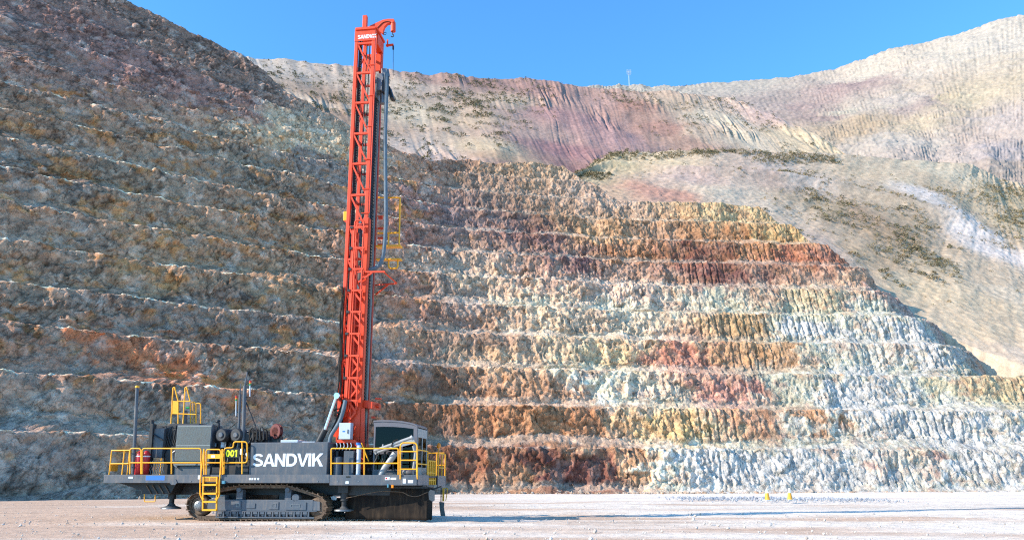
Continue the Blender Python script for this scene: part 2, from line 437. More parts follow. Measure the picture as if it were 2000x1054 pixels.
def ruled(toe, crest, nu, nv, sag=0.03, back=30.0, backdrop=0.25):
    s = np.linspace(0, 1, nu)
    A = curve_at(toe, s); B = curve_at(crest, s)
    v = np.concatenate(([-0.22], np.linspace(0, 1, nv), [1.01, 1.03, 1.08, 1.2, 1.5, 2.0]))
    rows = []
    for t in v:
        if t <= 1:
            p = A + (B - A) * max(t, 0)
            if t < 0: p[:, 2] -= 25
            p[:, 2] -= sag * np.linalg.norm(B - A, axis=1) * 4 * np.clip(t, 0, 1) * (1 - t) * 0.5
        else:
            dirn = (B - A) * np.array((1, 1, 0)); dirn /= np.linalg.norm(dirn, axis=1)[:, None]
            p = B + dirn * back * (t - 1)
            p[:, 2] -= backdrop * back * (t - 1) ** 1.0
        rows.append(p)
    return np.concatenate(rows), nu, len(v), np.repeat(v, nu), np.tile(s, len(v))

def slope(name, toe, crest, nu, nv, spots, relief, mat, sag=0.03, warpxy=(6, 2.5), back=30.0, sat=0.85, gain=(0.90, 0.82, 0.74)):
    P0, nu, nv, V, U = ruled(toe, crest, nu, nv, sag, back)
    G = P0.reshape(nv, nu, 3)
    du = np.gradient(G, axis=1); dv = np.gradient(G, axis=0)
    N = np.cross(du, dv); N /= np.linalg.norm(N, axis=2)[..., None] + 1e-9
    N = N.reshape(-1, 3)
    N *= np.where(N[:, 2:3] < 0, -1, 1)
    h, vcol = relief(P0, U, V)
    P = P0 + N * h[:, None]
    x, y, z = P0.T
    wv = np.stack((fbm(x / 14, y / 14, z / 14, 4, 191) * warpxy[0], x * 0, fbm(x / 14, y / 14, z / 14, 4, 192) * warpxy[1]), 1)
    wv += np.stack((noise3(x / 2, y / 2, z / 2, 193), x * 0, noise3(x / 2, y / 2, z / 2, 194)), 1) * 1.4
    C = spread_colour(P0, spots, P0, wv, 1.2, 1.7, 6.0, sat, gain)
    C = np.clip(C * vcol[:, None], 0.01, 0.9)
    o = grid_mesh(name, P, nu, nv, C, mat, smooth=(name != 'far_pit_wall'))
    o["kind"] = "structure"
    return o, P, nu, nv, U, V, N

dump_mat = rock_material("dump_rubble", 0.8, 0.12, 0.20, 0.5, 0.10)
far_mat = rock_material("far_rock", 0.5, 0.2, 0.12, 0.5, 0.12)

# the long tip behind the pit, from the left ridge to its rounded right end
D1_TOE = [(-150, 170, 90), (-95, 172, 88), (-52, 172, 82), (-30, 180, 74), (0, 183, 72.5), (22, 204, 78), (42, 238, 99), (72, 246, 100), (101, 253, 100), (122, 262, 99)]
D1_CREST = [at_height(330, 100, 172), at_height(420, 104, 172), at_height(490, 112, 171), at_height(700, 129, 171), at_height(900, 150, 171), at_height(1060, 158, 171),
            at_height(1190, 174, 168), at_height(1330, 182, 166), at_height(1440, 194, 163), at_dist(1662, 304, 300)]
D1_SPOTS = ((520,130,(185,180,170)),(560,190,(188,182,166)),(640,190,(168,150,130)),(650,230,(165,145,125)),(760,160,(192,182,165)),(850,150,(165,140,130)),(930,160,(150,125,120)),
    (800,220,(198,190,166)),(900,230,(192,176,150)),(820,290,(192,182,170)),(950,290,(198,186,155)),(1000,200,(186,172,150)),(880,310,(190,175,165)),
    (1050,175,(164,134,128)),(1080,220,(166,134,134)),(1100,290,(164,126,128)),(1100,330,(154,122,120)),(1150,240,(170,138,138)),(1000,320,(165,135,125)),(980,310,(186,166,134)),(1040,260,(182,158,146)),
    (1170,200,(172,146,140)),(1230,210,(166,132,120)),(1300,250,(170,136,124)),(1350,280,(172,146,130)),(1200,270,(172,142,142)),(1320,205,(182,168,148)),
    (1400,230,(196,190,170)),(1450,270,(196,190,170)),(1550,270,(204,192,160)),(1500,230,(192,172,165)),(1600,295,(204,192,160)),(1380,260,(186,172,152)))

def rel_d1(P, U, V):
    x, y, z = P.T
    across = U * 300
    # rills running down the face, deepest low down and under the crest
    gm = sstep(0.05, 0.5, noise3(across / 20, V * 3.2, x * 0, 7))
    warp = 1.2 * noise3(across / 5, V * 6, x * 0, 8)
    rill = np.abs(noise3((across + warp) / 3.1, V * 2.6, x * 0, 9))
    rill2 = np.abs(noise3((across + warp) / 1.3, V * 3.5, x * 0, 10))
    fine = fbm(x / 1.6, y / 1.6, z / 1.6, 3, 13)
    big = fbm(across / 30, V * 3, x * 0, 3, 14)
    crest = 1.2 * fbm(across / 7, x * 0, x * 0, 4, 15) * sstep(0.8, 1.0, V)
    h = 1.8 * big + (0.10 + 0.65 * gm) * (sstep(0, 0.35, rill) - 0.6) + (0.04 + 0.30 * gm) * sstep(0, 0.3, rill2) + 0.10 * fine + crest
    fc, fid = facets(x / 1.3, y / 1.3, z / 1.3, 19, 0.8)
    h = h + 0.04 * fc
    streak = 1 + 0.17 * noise3(across / 2.2, V * 1.2, x * 0, 16) + 0.15 * noise3(across / 0.8, V * 3.5, x * 0, 18) + 0.10 * fine + 0.08 * (fid - 0.5)
    return h, streak
D1 = slope("waste_hill", D1_TOE, D1_CREST, 760, 300, D1_SPOTS, rel_d1, dump_mat, sat=0.85, gain=(0.88, 0.74, 0.65))

# the lower tip to the right of the benches
D3_TOE = [(8, 186, 72), (18, 182, 70), (40, 174, 61), (60, 173, 56), (80, 156, 34), (99, 140, 19), (125, 140, 18), (152, 141, 18), (185, 142, 18)]
D3_CREST = [at_height(1120, 343, 84), at_height(1200, 302, 100), at_height(1400, 293, 103), at_height(1640, 303, 107), (158, 258, 110), (171, 261, 105.8), (183, 262, 103), (205, 262, 100), (240, 262, 99)]
D3_SPOTS = ((1700,345,(190,178,150)),(1760,350,(192,182,155)),(1840,358,(190,178,150)),(1745,390,(178,165,140)),(1790,440,(172,158,130)),(1850,485,(178,166,140)),(1905,520,(188,176,150)),(1200,320,(192,184,144)),(1300,320,(192,182,150)),(1160,350,(172,166,135)),(1350,345,(182,166,160)),(1500,345,(176,160,150)),(1560,350,(188,182,176)),
    (1280,375,(182,142,126)),(1180,370,(186,166,140)),(1380,375,(192,186,168)),(1480,390,(192,184,166)),(1600,400,(166,156,130)),(1700,380,(176,166,145)),(1700,430,(166,145,118)),
    (1850,340,(196,190,165)),(1800,378,(198,198,200)),(1850,412,(200,200,202)),(1900,452,(200,200,202)),(1950,492,(198,198,200)),(1992,526,(196,196,198)),(1838,374,(180,168,142)),(1888,404,(178,166,140)),(1938,440,(178,166,138)),(1988,474,(180,168,140)),(1950,550,(188,176,150)),(1960,390,(176,166,130)),(1900,400,(180,170,140)),(1980,440,(180,172,140)),(1600,480,(192,176,160)),
    (1700,500,(176,160,130)),(1750,460,(170,150,118)),(1780,440,(172,158,132)),(1850,520,(166,160,135)),(1800,560,(192,182,150)),(1900,580,(198,186,155)),(1980,570,(192,186,165)),(1950,660,(198,186,155)),(1990,690,(202,190,170)))

def rel_d3(P, U, V):
    x, y, z = P.T
    across = U * 220
    fine = fbm(x / 1.4, y / 1.4, z / 1.4, 3, 213)
    lump = fbm(x / 0.7, y / 0.7, z / 0.7, 2, 214)
    rill = np.abs(noise3((across + noise3(across / 5, V * 5, x * 0, 8)) / 4.0, V * 2.2, x * 0, 209))
    # a narrow old track crosses the face near its top
    step = 1.6 * np.exp(-((V - 0.62 - 0.05 * np.sin(U * 9)) / 0.035) ** 2) * (1 - sstep(0.5, 0.62, U))
    fc, fid = facets(x / 1.1, y / 1.1, z / 1.1, 219, 0.8)
    h = 1.0 * fbm(across / 18, V * 4, x * 0, 3, 215) + 0.13 * fine + 0.15 * fc + 0.08 * lump + 0.10 * sstep(0, 0.3, rill) + step
    h += 0.8 * fbm(across / 6, x * 0, x * 0, 3, 216) * sstep(0.85, 1, V)
    streak = 1 + 0.15 * noise3(across / 2.4, V * 1.1, x * 0, 217) + 0.10 * noise3(across / 0.7, V * 4, x * 0, 221) + 0.10 * fine + 0.16 * (fid - 0.5)
    return h, streak
D3 = slope("lower_hill", D3_TOE, D3_CREST, 560, 300, D3_SPOTS, rel_d3, dump_mat, back=60.0, gain=(1.0, 0.825, 0.70), sat=0.75)

# the pale far wall with its faint drill marks
D4_TOE = [at_dist(800, 300, 400), at_dist(1000, 300, 430), at_dist(1200, 300, 420), at_dist(1450, 320, 400), at_dist(1650, 330, 375), at_dist(1850, 350, 360), at_dist(2000, 385, 345), at_dist(2250, 430, 330)]
D4_CREST = [at_height(800, 168, 283), at_height(975, 158, 284), at_height(1180, 170, 285), at_height(1330, 163, 285), at_height(1585, 145, 285), at_height(1760, 95, 286), at_height(2000, 33, 288), at_height(2280, -20, 290)]
D4_SPOTS = ((1200,185,(200,192,182)),(1300,175,(202,196,186)),(1450,170,(206,198,188)),(1560,210,(196,162,164)),(1600,230,(190,158,158)),(1660,170,(190,156,162)),(1500,210,(196,176,175)),
    (1700,140,(216,206,190)),(1850,110,(216,208,195)),(1960,80,(216,210,200)),(1650,220,(206,200,180)),(1750,200,(206,195,190)),(1800,205,(190,168,168)),(1850,190,(218,200,156)),(1900,185,(222,206,164)),
    (1700,240,(212,184,140)),(1800,240,(218,200,162)),(1680,290,(212,198,184)),(1650,260,(212,184,140)),(1750,280,(216,206,196)),(1900,260,(212,190,180)),(1980,230,(206,190,190)),
    (1850,300,(206,190,185)),(1950,300,(196,184,196)),(1980,330,(202,180,165)),(1780,310,(216,195,185)))

def rel_d4(P, U, V):
    x, y, z = P.T
    across = U * 420
    lev = z / 7.5 + 0.5 * noise3(across / 60, z / 40, x * 0, 310)
    fr = lev - np.floor(lev)
    bench = (sstep(0.0, 0.7, fr) - fr) * 2.4 * sstep(-0.3, 0.3, noise3(across / 40, z / 25, x * 0, 311))
    groove = -(1 - sstep(0.0, 0.6, np.abs(np.sin((across + 0.5 * noise3(across / 3, z / 8, x * 0, 312)) * math.pi / 2.3)))) * 0.55
    gm = sstep(-0.2, 0.3, noise3(across / 22, np.floor(lev) * 1.7, x * 0, 313))
    fine = fbm(x / 2.6, y / 2.6, z / 2.6, 4, 314)
    big = fbm(across / 35, z / 30, x * 0, 3, 315)
    fc, fid = facets(x / 2.2, y / 2.2, z / 1.6, 318, 1.0)
    h = 3.0 * big + 1.3 * bench + gm * groove + 0.4 * fine + 0.5 * fc + 1.3 * fbm(across / 9, x * 0, x * 0, 3, 316) * sstep(0.9, 1, V)
    return h, 1 + 0.05 * fine + 0.10 * noise3(across / 40, z / 1.6, x * 0, 317) + 0.10 * (fid - 0.5)
D4 = slope("far_pit_wall", D4_TOE, D4_CREST, 620, 260, D4_SPOTS, rel_d4, far_mat, sag=0.0, warpxy=(16, 5), back=120.0, sat=0.5, gain=(0.60, 0.53, 0.46))

# ------------------------------------------------------------------ the pit floor
def build_ground():
    ys = np.concatenate(([-3000, -800, -200, -60, -20], np.linspace(2, 16, 30, endpoint=False), np.linspace(16, 48, 260, endpoint=False),
                         np.linspace(48, 128, 170, endpoint=False), [135, 160, 260, 600, 1500, 4000]))
    xs = np.concatenate(([-3000, -900, -300, -150], np.linspace(-80, -34, 80, endpoint=False), np.linspace(-34, 40, 460, endpoint=False),
                         np.linspace(40, 95, 120, endpoint=False), [100, 120, 170, 400, 1000, 3000]))
    X, Y = np.meshgrid(xs, ys); nu, nv = len(xs), len(ys); X = X.ravel(); Y = Y.ravel()
    O = X * 0
    wheel = noise3(X / 30, Y / 1.1 + 0.6 * noise3(X / 9, Y / 3, O, 401), O, 402)
    near = sstep(-20, 2, Y) * (1 - sstep(118, 128, Y)) * sstep(-150, -80, X) * (1 - sstep(95, 120, X))
    Z = near * (0.05 * fbm(X / 6, Y / 6, O, 3, 403) + 0.030 * wheel + 0.018 * fbm(X / 0.5, Y / 0.5, O, 2, 404) + 0.15 * noise3(X / 40, Y / 40, O, 405))
    Z += near * sstep(15, 60, X) * sstep(30, 60, Y) * 0.25
    Z *= 1 - 0.75 * sstep(9, 5, np.abs(X + 10)) * sstep(7, 4, np.abs(Y - 37))
    rut = np.zeros_like(X); rng_ = np.random.default_rng(5)
    for k in range(15):
        y0_ = rng_.uniform(23, 62); sl = rng_.normal(0, 0.03); cv = rng_.normal(0, 0.0006); wd = 0.16 + 0.004 * y0_
        for off in (0, 1.9 + 0.02 * y0_):
            yc = y0_ + off + sl * X + cv * X * X + 0.25 * noise3(X / 11, O + k, O, 430)
            rut += np.exp(-((Y - yc) / wd) ** 2) * sstep(-0.5, 0.2, noise3(X / 17, O + k * 3.3, O, 431))
    rut = np.clip(rut, 0, 1.3)
    Z -= near * 0.07 * rut
    P = np.stack((X, Y, Z), 1)
    pink = lin((194, 164, 140)); pale = lin((224, 208, 190)); dust = lin((224, 212, 198))
    a = sstep(-0.35, 0.5, fbm(X / 14, Y / 5, O, 4, 411) - sstep(60, 10, Y) * 0.25 + sstep(-30, 15, X) * 0.9 - 0.45)
    b = sstep(56, 88, Y + 8 * fbm(X / 12, Y / 6, O, 3, 412)) * sstep(-30, 5, X)
    C = pink * (1 - a)[:, None] + pale * a[:, None]
    C = C * (1 - 0.75 * b)[:, None] + dust * (0.75 * b)[:, None]
    C *= (1 - 0.20 * rut + 0.10 * wheel + 0.10 * fbm(X / 1.2, Y / 0.8, O, 3, 413))[:, None]
    o = grid_mesh("ground", P, nu, nv, np.clip(C, 0.02, 0.8), rock_material("pit_floor", 2.2, 0.05, 0.16, 0.5, 0.0))
    o["kind"] = "structure"
build_ground()
# ------------------------------------------------------------------ building blocks
def paint(name, rgb, rough=0.5, metal=0.0, dirt=0.25, dirt_rgb=(150, 132, 115), scale=1.5, spec=0.4):
    m = bpy.data.materials.new(name); m.use_nodes = True
    n = m.node_tree.nodes; l = m.node_tree.links
    b = n["Principled BSDF"]
    b.inputs["Metallic"].default_value = metal
    b.inputs["Specular IOR Level"].default_value = spec
    geo = n.new("ShaderNodeNewGeometry")
    t = n.new("ShaderNodeTexNoise"); t.inputs["Scale"].default_value = scale; t.inputs["Detail"].default_value = 8; t.inputs["Roughness"].default_value = 0.7
    l.new(geo.outputs["Position"], t.inputs["Vector"])
    t2 = n.new("ShaderNodeTexNoise"); t2.inputs["Scale"].default_value = 9; t2.inputs["Detail"].default_value = 5
    mp = n.new("ShaderNodeMapping"); mp.inputs["Scale"].default_value = (1, 1, 0.18)
    l.new(geo.outputs["Position"], mp.inputs[0]); l.new(mp.outputs[0], t2.inputs["Vector"])
    r = n.new("ShaderNodeMapRange"); r.inputs[1].default_value = 0.42; r.inputs[2].default_value = 0.78; r.inputs[3].default_value = 0; r.inputs[4].default_value = dirt
    l.new(t.outputs[0], r.inputs[0])
    r2 = n.new("ShaderNodeMapRange"); r2.inputs[1].default_value = 0.5; r2.inputs[2].default_value = 0.8; r2.inputs[3].default_value = 0; r2.inputs[4].default_value = dirt
    l.new(t2.outputs[0], r2.inputs[0])
    ad = n.new("ShaderNodeMath"); ad.operation = 'ADD'; ad.use_clamp = True; l.new(r.outputs[0], ad.inputs[0]); l.new(r2.outputs[0], ad.inputs[1])
    mx = n.new("ShaderNodeMix"); mx.data_type = 'RGBA'
    mx.inputs[6].default_value = (*lin(rgb), 1); mx.inputs[7].default_value = (*lin(dirt_rgb), 1)
    l.new(ad.outputs[0], mx.inputs[0]); l.new(mx.outputs[2], b.inputs["Base Color"])
    rr = n.new("ShaderNodeMath"); rr.operation = 'MULTIPLY_ADD'; l.new(ad.outputs[0], rr.inputs[0]); rr.inputs[1].default_value = 0.4; rr.inputs[2].default_value = rough
    l.new(rr.outputs[0], b.inputs["Roughness"])
    return m

def glass_mat():
    m = bpy.data.materials.new("tinted_glass"); m.use_nodes = True
    n = m.node_tree.nodes; l = m.node_tree.links
    n.remove(n["Principled BSDF"])
    tr = n.new("ShaderNodeBsdfTransparent"); tr.inputs[0].default_value = (0.12, 0.135, 0.135, 1)
    gl = n.new("ShaderNodeBsdfGlossy"); gl.inputs["Roughness"].default_value = 0.03; gl.inputs[0].default_value = (0.30, 0.32, 0.35, 1)
    fr = n.new("ShaderNodeFresnel"); fr.inputs[0].default_value = 1.45
    mx = n.new("ShaderNodeMixShader"); l.new(fr.outputs[0], mx.inputs[0]); l.new(tr.outputs[0], mx.inputs[1]); l.new(gl.outputs[0], mx.inputs[2])
    l.new(mx.outputs[0], n["Material Output"].inputs[0])
    return m

M = dict(
    grey=paint("grey_paint", (69, 78, 87), 0.45, dirt=0.30),
    deckgrey=paint("deck_paint", (73, 82, 91), 0.5, dirt=0.34),
    dark=paint("dark_machinery", (30, 32, 36), 0.5, dirt=0.25, dirt_rgb=(90, 84, 78)),
    black=paint("black_rubber", (24, 23, 23), 0.75, dirt=0.22, dirt_rgb=(96, 82, 70), spec=0.2),
    curtain=paint("dusty_rubber_sheet", (29, 26, 25), 0.85, dirt=0.24, dirt_rgb=(105, 86, 68), scale=0.9, spec=0.1),
    flap=paint("grey_rubber", (120, 116, 112), 0.8, dirt=0.2, spec=0.1),
    yellow=paint("yellow_paint", (246, 170, 22), 0.42, dirt=0.10),
    red=paint("orange_red_paint", (222, 64, 20), 0.5, dirt=0.18, dirt_rgb=(170, 112, 92)),
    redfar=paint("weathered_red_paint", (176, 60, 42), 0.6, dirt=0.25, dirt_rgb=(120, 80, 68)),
    tank=paint("red_tank_paint", (188, 34, 34), 0.35, dirt=0.08),
    reel=paint("reel_paint", (98, 34, 30), 0.5, dirt=0.2),
    chrome=paint("polished_rod", (215, 220, 225), 0.18, 0.9, dirt=0.05),
    steel=paint("bare_steel", (120, 122, 124), 0.4, 0.6, dirt=0.2),
    pipe=paint("drill_pipe_steel", (118, 112, 108), 0.45, 0.4, dirt=0.3, dirt_rgb=(96, 76, 62)),
    track=paint("track_steel", (84, 66, 52), 0.6, 0.2, dirt=0.5, dirt_rgb=(150, 128, 106), scale=3),
    frame=paint("track_frame_paint", (72, 82, 93), 0.5, dirt=0.35, dirt_rgb=(134, 122, 110)),
    white=paint("white_paint", (226, 230, 232), 0.4, dirt=0.05),
    boxgrey=paint("pale_cabinet_paint", (182, 190, 198), 0.4, dirt=0.08),
    cab=paint("cab_paint", (100, 97, 102), 0.4, dirt=0.12),
    boom=paint("pale_grey_paint", (150, 150, 148), 0.4, dirt=0.15),
    hose=paint("wrapped_hose", (96, 110, 120), 0.7, dirt=0.35, dirt_rgb=(40, 42, 44), scale=6),
    blue=paint("blue_plate", (40, 110, 190), 0.5, dirt=0.08),
    sign=paint("black_sign_face", (20, 24, 18), 0.5, dirt=0.03),
    digit=paint("yellow_green_digit", (238, 250, 30), 0.5, dirt=0.0),
    orange=paint("amber_lens", (240, 130, 10), 0.2, dirt=0.0),
    fin=paint("cooler_fins", (128, 136, 134), 0.6, dirt=0.3, dirt_rgb=(130, 122, 108)),
    green=paint("green_lens", (30, 140, 70), 0.3, dirt=0.0),
    redlens=paint("red_lens", (220, 30, 20), 0.3, dirt=0.0),
    teal=paint("teal_decal", (70, 130, 150), 0.5, dirt=0.05),
    glass=glass_mat(),
)

class MB:
    """collects shapes, builds ONE mesh object"""
    def __init__(s): s.v = []; s.f = []; s.sm = []
    def add(s, v, f, smooth=False):
        k = len(s.v); s.v += [tuple(map(float, p)) for p in v]
        for q in f: s.f.append([i + k for i in q]); s.sm.append(smooth)
        return s
    def box(s, a, b):
        (x0, y0, z0), (x1, y1, z1) = a, b
        if x0 > x1: x0, x1 = x1, x0
        if y0 > y1: y0, y1 = y1, y0
        if z0 > z1: z0, z1 = z1, z0
        v = [(x0, y0, z0), (x1, y0, z0), (x1, y1, z0), (x0, y1, z0), (x0, y0, z1), (x1, y0, z1), (x1, y1, z1), (x0, y1, z1)]
        return s.add(v, [(0, 3, 2, 1), (4, 5, 6, 7), (0, 1, 5, 4), (1, 2, 6, 5), (2, 3, 7, 6), (3, 0, 4, 7)])
    def bar(s, p, q, w, h=None):
        h = h or w
        p = Vector(p); q = Vector(q); d = (q - p).normalized()
        up = Vector((0, 1, 0)) if abs(d.y) < 0.9 else Vector((0, 0, 1))
        a = d.cross(up).normalized() * (w / 2); b = d.cross(a).normalized() * (h / 2)
        v = [p - a - b, p + a - b, p + a + b, p - a + b, q - a - b, q + a - b, q + a + b, q - a + b]
        return s.add(v, [(0, 3, 2, 1), (4, 5, 6, 7), (0, 1, 5, 4), (1, 2, 6, 5), (2, 3, 7, 6), (3, 0, 4, 7)])
    def tube(s, pts, r, n=8, closed=False, cap=True):
        pts = [Vector(p) for p in pts]; m = len(pts); rings = []
        rs = r if isinstance(r, (list, tuple)) else [r] * m
        ref = None
        for i in range(m):
            if closed: d = pts[(i + 1) % m] - pts[i - 1]
            else: d = pts[min(i + 1, m - 1)] - pts[max(i - 1, 0)]
            d.normalize()
            if ref is None:
                ref = Vector((0, 1, 0)) if abs(d.y) < 0.9 else Vector((1, 0, 0))
            a = (ref - d * ref.dot(d)).normalized(); b = d.cross(a); ref = a
            rings.append([pts[i] + (a * math.cos(2 * math.pi * k / n) + b * math.sin(2 * math.pi * k / n)) * rs[i] for k in range(n)])
        v = [p for g in rings for p in g]; f = []
        for i in range(m if closed else m - 1):
            j = (i + 1) % m
            for k in range(n):
                f.append((i * n + k, j * n + k, j * n + (k + 1) % n, i * n + (k + 1) % n))
        s.add(v, f, True)
        if cap and not closed:
            s.add(rings[0], [tuple(range(n))]); s.add(rings[-1], [tuple(reversed(range(n)))])
        return s
    def lathe(s, c, axis, prof, n=20):
        """prof: (distance along axis, radius)"""
        c = Vector(c); d = Vector(axis).normalized()
        return s.tube([c + d * a for a, _ in prof], [max(r, 1e-4) for _, r in prof], n) if False else s._lathe(c, d, prof, n)
    def _lathe(s, c, d, prof, n):
        ref = Vector((0, 0, 1)) if abs(d.z) < 0.9 else Vector((1, 0, 0))
        a = (ref - d * ref.dot(d)).normalized(); b = d.cross(a)
        v = []; f = []
        for t, r in prof:
            v += [c + d * t + (a * math.cos(2 * math.pi * k / n) + b * math.sin(2 * math.pi * k / n)) * max(r, 1e-4) for k in range(n)]
        for i in range(len(prof) - 1):
            for k in range(n):
                f.append((i * n + k, i * n + (k + 1) % n, (i + 1) * n + (k + 1) % n, (i + 1) * n + k))
        s.add(v, f, True)
        s.add(v[:n], [tuple(reversed(range(n)))]); s.add(v[-n:], [tuple(range(n))])
        return s
    def plate(s, poly, y0, y1):
        """polygon of (x, z) given a thickness from y0 to y1"""
        n = len(poly)
        v = [(x, y0, z) for x, z in poly] + [(x, y1, z) for x, z in poly]
        f = [tuple(range(n)), tuple(reversed(range(n, 2 * n)))]
        f += [(i, i + n, (i + 1) % n + n, (i + 1) % n) for i in range(n)]
        return s.add(v, f)
    def build(s, name, mat, parent=None, bevel=0.0, auto=True):
        me = bpy.data.meshes.new(name); me.from_pydata(s.v, [], s.f)
        me.polygons.foreach_set("use_smooth", s.sm)
        bm = bmesh.new(); bm.from_mesh(me); bmesh.ops.recalc_face_normals(bm, faces=bm.faces); bm.to_mesh(me); bm.free()
        me.materials.append(M[mat] if isinstance(mat, str) else mat)
        o = bpy.data.objects.new(name, me); COL.objects.link(o)
        if parent is not None: o.parent = parent
        if bevel:
            bv = o.modifiers.new("bevel", 'BEVEL'); bv.width = bevel; bv.segments = 2; bv.limit_method = 'ANGLE'
        return o

def thing(name, label, cat, loc=(0, 0, 0), rz=0.0, group=None):
    o = bpy.data.objects.new(name, None); COL.objects.link(o)
    o.location = loc; o.rotation_euler = (0, 0, rz)
    o["label"] = label; o["category"] = cat
    if group: o["group"] = group
    return o

def _ribbon(pts, w):
    """outline quads of a stroke of width w along a centre line (2-D)"""
    pts = [Vector(p) for p in pts]; L_ = []; R_ = []
    for i, p in enumerate(pts):
        d = (pts[min(i + 1, len(pts) - 1)] - pts[max(i - 1, 0)]).normalized(); n = Vector((-d.y, d.x)) * w / 2
        L_.append(p + n); R_.append(p - n)
    return [[R_[i], R_[i + 1], L_[i + 1], L_[i]] for i in range(len(pts) - 1)]

def _arc(cx, cy, rx, ry, a0, a1, n=12):
    return [(cx + rx * math.cos(R(a0 + (a1 - a0) * i / n)), cy + ry * math.sin(R(a0 + (a1 - a0) * i / n))) for i in range(n + 1)]

def _glyph(ch, w=0.20):
    """polygons of a bold grotesque capital, height 1; returns (width, polygons)"""
    h = w / 2
    if ch == 'S':
        pts = _arc(0.385, 0.735, 0.27, 0.175, 12, 90, 8)[:-1] + _arc(0.37, 0.735, 0.275, 0.175, 90, 240, 10) + [(0.42, 0.515)] + _arc(0.40, 0.275, 0.285, 0.185, 62, -90, 10) + _arc(0.385, 0.275, 0.295, 0.185, -90, -172, 8)[1:]
        return 0.78, _ribbon(pts, w * 0.92)
    if ch == 'A':
        return 0.86, [[(0, 0), (w * 1.08, 0), (0.43 + h * 0.15, 0.86), (0.43 + h, 1), (0.43 - h, 1)], [(0.86 - w * 1.08, 0), (0.86, 0), (0.43 + h, 1), (0.43 - h * 0.15 + 0.0, 0.86)], [(0.22, 0.20), (0.64, 0.20), (0.585, 0.37), (0.275, 0.37)]]
    if ch == 'N':
        return 0.76, [[(0, 0), (w, 0), (w, 1), (0, 1)], [(0.76 - w, 0), (0.76, 0), (0.76, 1), (0.76 - w, 1)], [(w, 1), (w, 0.66), (0.76 - w, 0), (0.76 - w, 0.34)]]
    if ch == 'D':
        o = [(w, 0.0)] ; 
        pts = [(w, 1 - h)] + _arc(0.36, 0.5, 0.33, 0.5 - h, 90, -90, 16) + [(w, h)]
        return 0.79, [[(0, 0), (w, 0), (w, 1), (0, 1)]] + _ribbon(pts, w)
    if ch == 'V':
        return 0.84, [[(0, 1), (0.42 - h, 0), (0.42 + h, 0), (0.42, 0.20), (w * 1.08, 1)], [(0.84, 1), (0.84 - w * 1.08, 1), (0.42, 0.20), (0.42 + h, 0)]]
    if ch == 'I':
        return w, [[(0, 0), (w, 0), (w, 1), (0, 1)]]
    if ch == 'K':
        return 0.80, [[(0, 0), (w, 0), (w, 1), (0, 1)], [(w, 0.33), (0.30, 0.44), (0.30 + 0.07, 0.65), (w, 0.56)], [(w, 0.56), (w, 0.33), (0.78, 1), (0.53, 1)], [(0.29, 0.60), (0.56, 0), (0.80, 0), (0.44, 0.70)]]
    if ch == '0':
        return 0.66, _ribbon(_arc(0.33, 0.5, 0.33 - h, 0.5 - h, 0, 360, 24), w)
    if ch == '1':
        return 0.42, [[(0.22, 0), (0.42, 0), (0.42, 1), (0.22, 1)], [(0, 0.66), (0.22, 0.76), (0.22, 1), (0.17, 1), (0, 0.86)]]

def lettering(text, parent, name, x0, x1, z0, z1, y, mat, bold=0.20, depth=0.006, gap=0.075):
    """raised capitals on a face that looks towards -y"""
    x = 0; polys = []; k = 0
    for i_, ch in enumerate(text):
        w, g = _glyph(ch, bold)
        for p in g: polys.append(([(q[0] + x, q[1]) for q in p], 0.0006 * (k % 5))); k += 1
        x += w + (-0.01 if ch in 'AV' or text[i_ + 1:i_ + 2] in ('A', 'V') else gap)
    x -= -0.01 if text[-1] in 'AV' else gap
    m = MB()
    for p, e in polys: m.plate([(x0 + q[0] / x * (x1 - x0), z0 + q[1] * (z1 - z0)) for q in p], y - depth - e, y)
    return m.build(name, mat, parent)

# ------------------------------------------------------------------ the drill rig
YAW = R(-8.0)
RO = Vector((-10.86, 34.2, 0.0))
EX = Vector((math.cos(YAW), math.sin(YAW), 0)); EY = Vector((-math.sin(YAW), math.cos(YAW), 0))

def L(u, v, c):
    """rig point c metres behind its near side, seen at photo pixel u, v"""
    a, b, e = ray(u, v)
    t = (c + RO.dot(EY)) / (a * EY.x + b * EY.y)
    w = Vector((a * t, b * t, CAMZ + e * t))
    d = w - RO
    return Vector((d.dot(EX), c, w.z))
def LX(u, v, c): return L(u, v, c).x
def LZ(u, v, c): return L(u, v, c).z
def LP(pts, c): return [L(u, v, c) for u, v in pts]
def LXZ(pts, c): return [(p.x, p.z) for p in LP(pts, c)]

rig = thing("drill_rig", "large crawler drill rig with tall orange red lattice mast raised over a dark grey deck", "drill rig", RO, YAW)

ZD = LZ(500, 926, 0)            # deck top
ZB = LZ(500, 942.5, 0)          # its lower edge
XA = LX(203, 930, 0); XS = LX(644, 930, 0); XR = LX(815, 936, 0)
W = 5.4                         # width of the deck

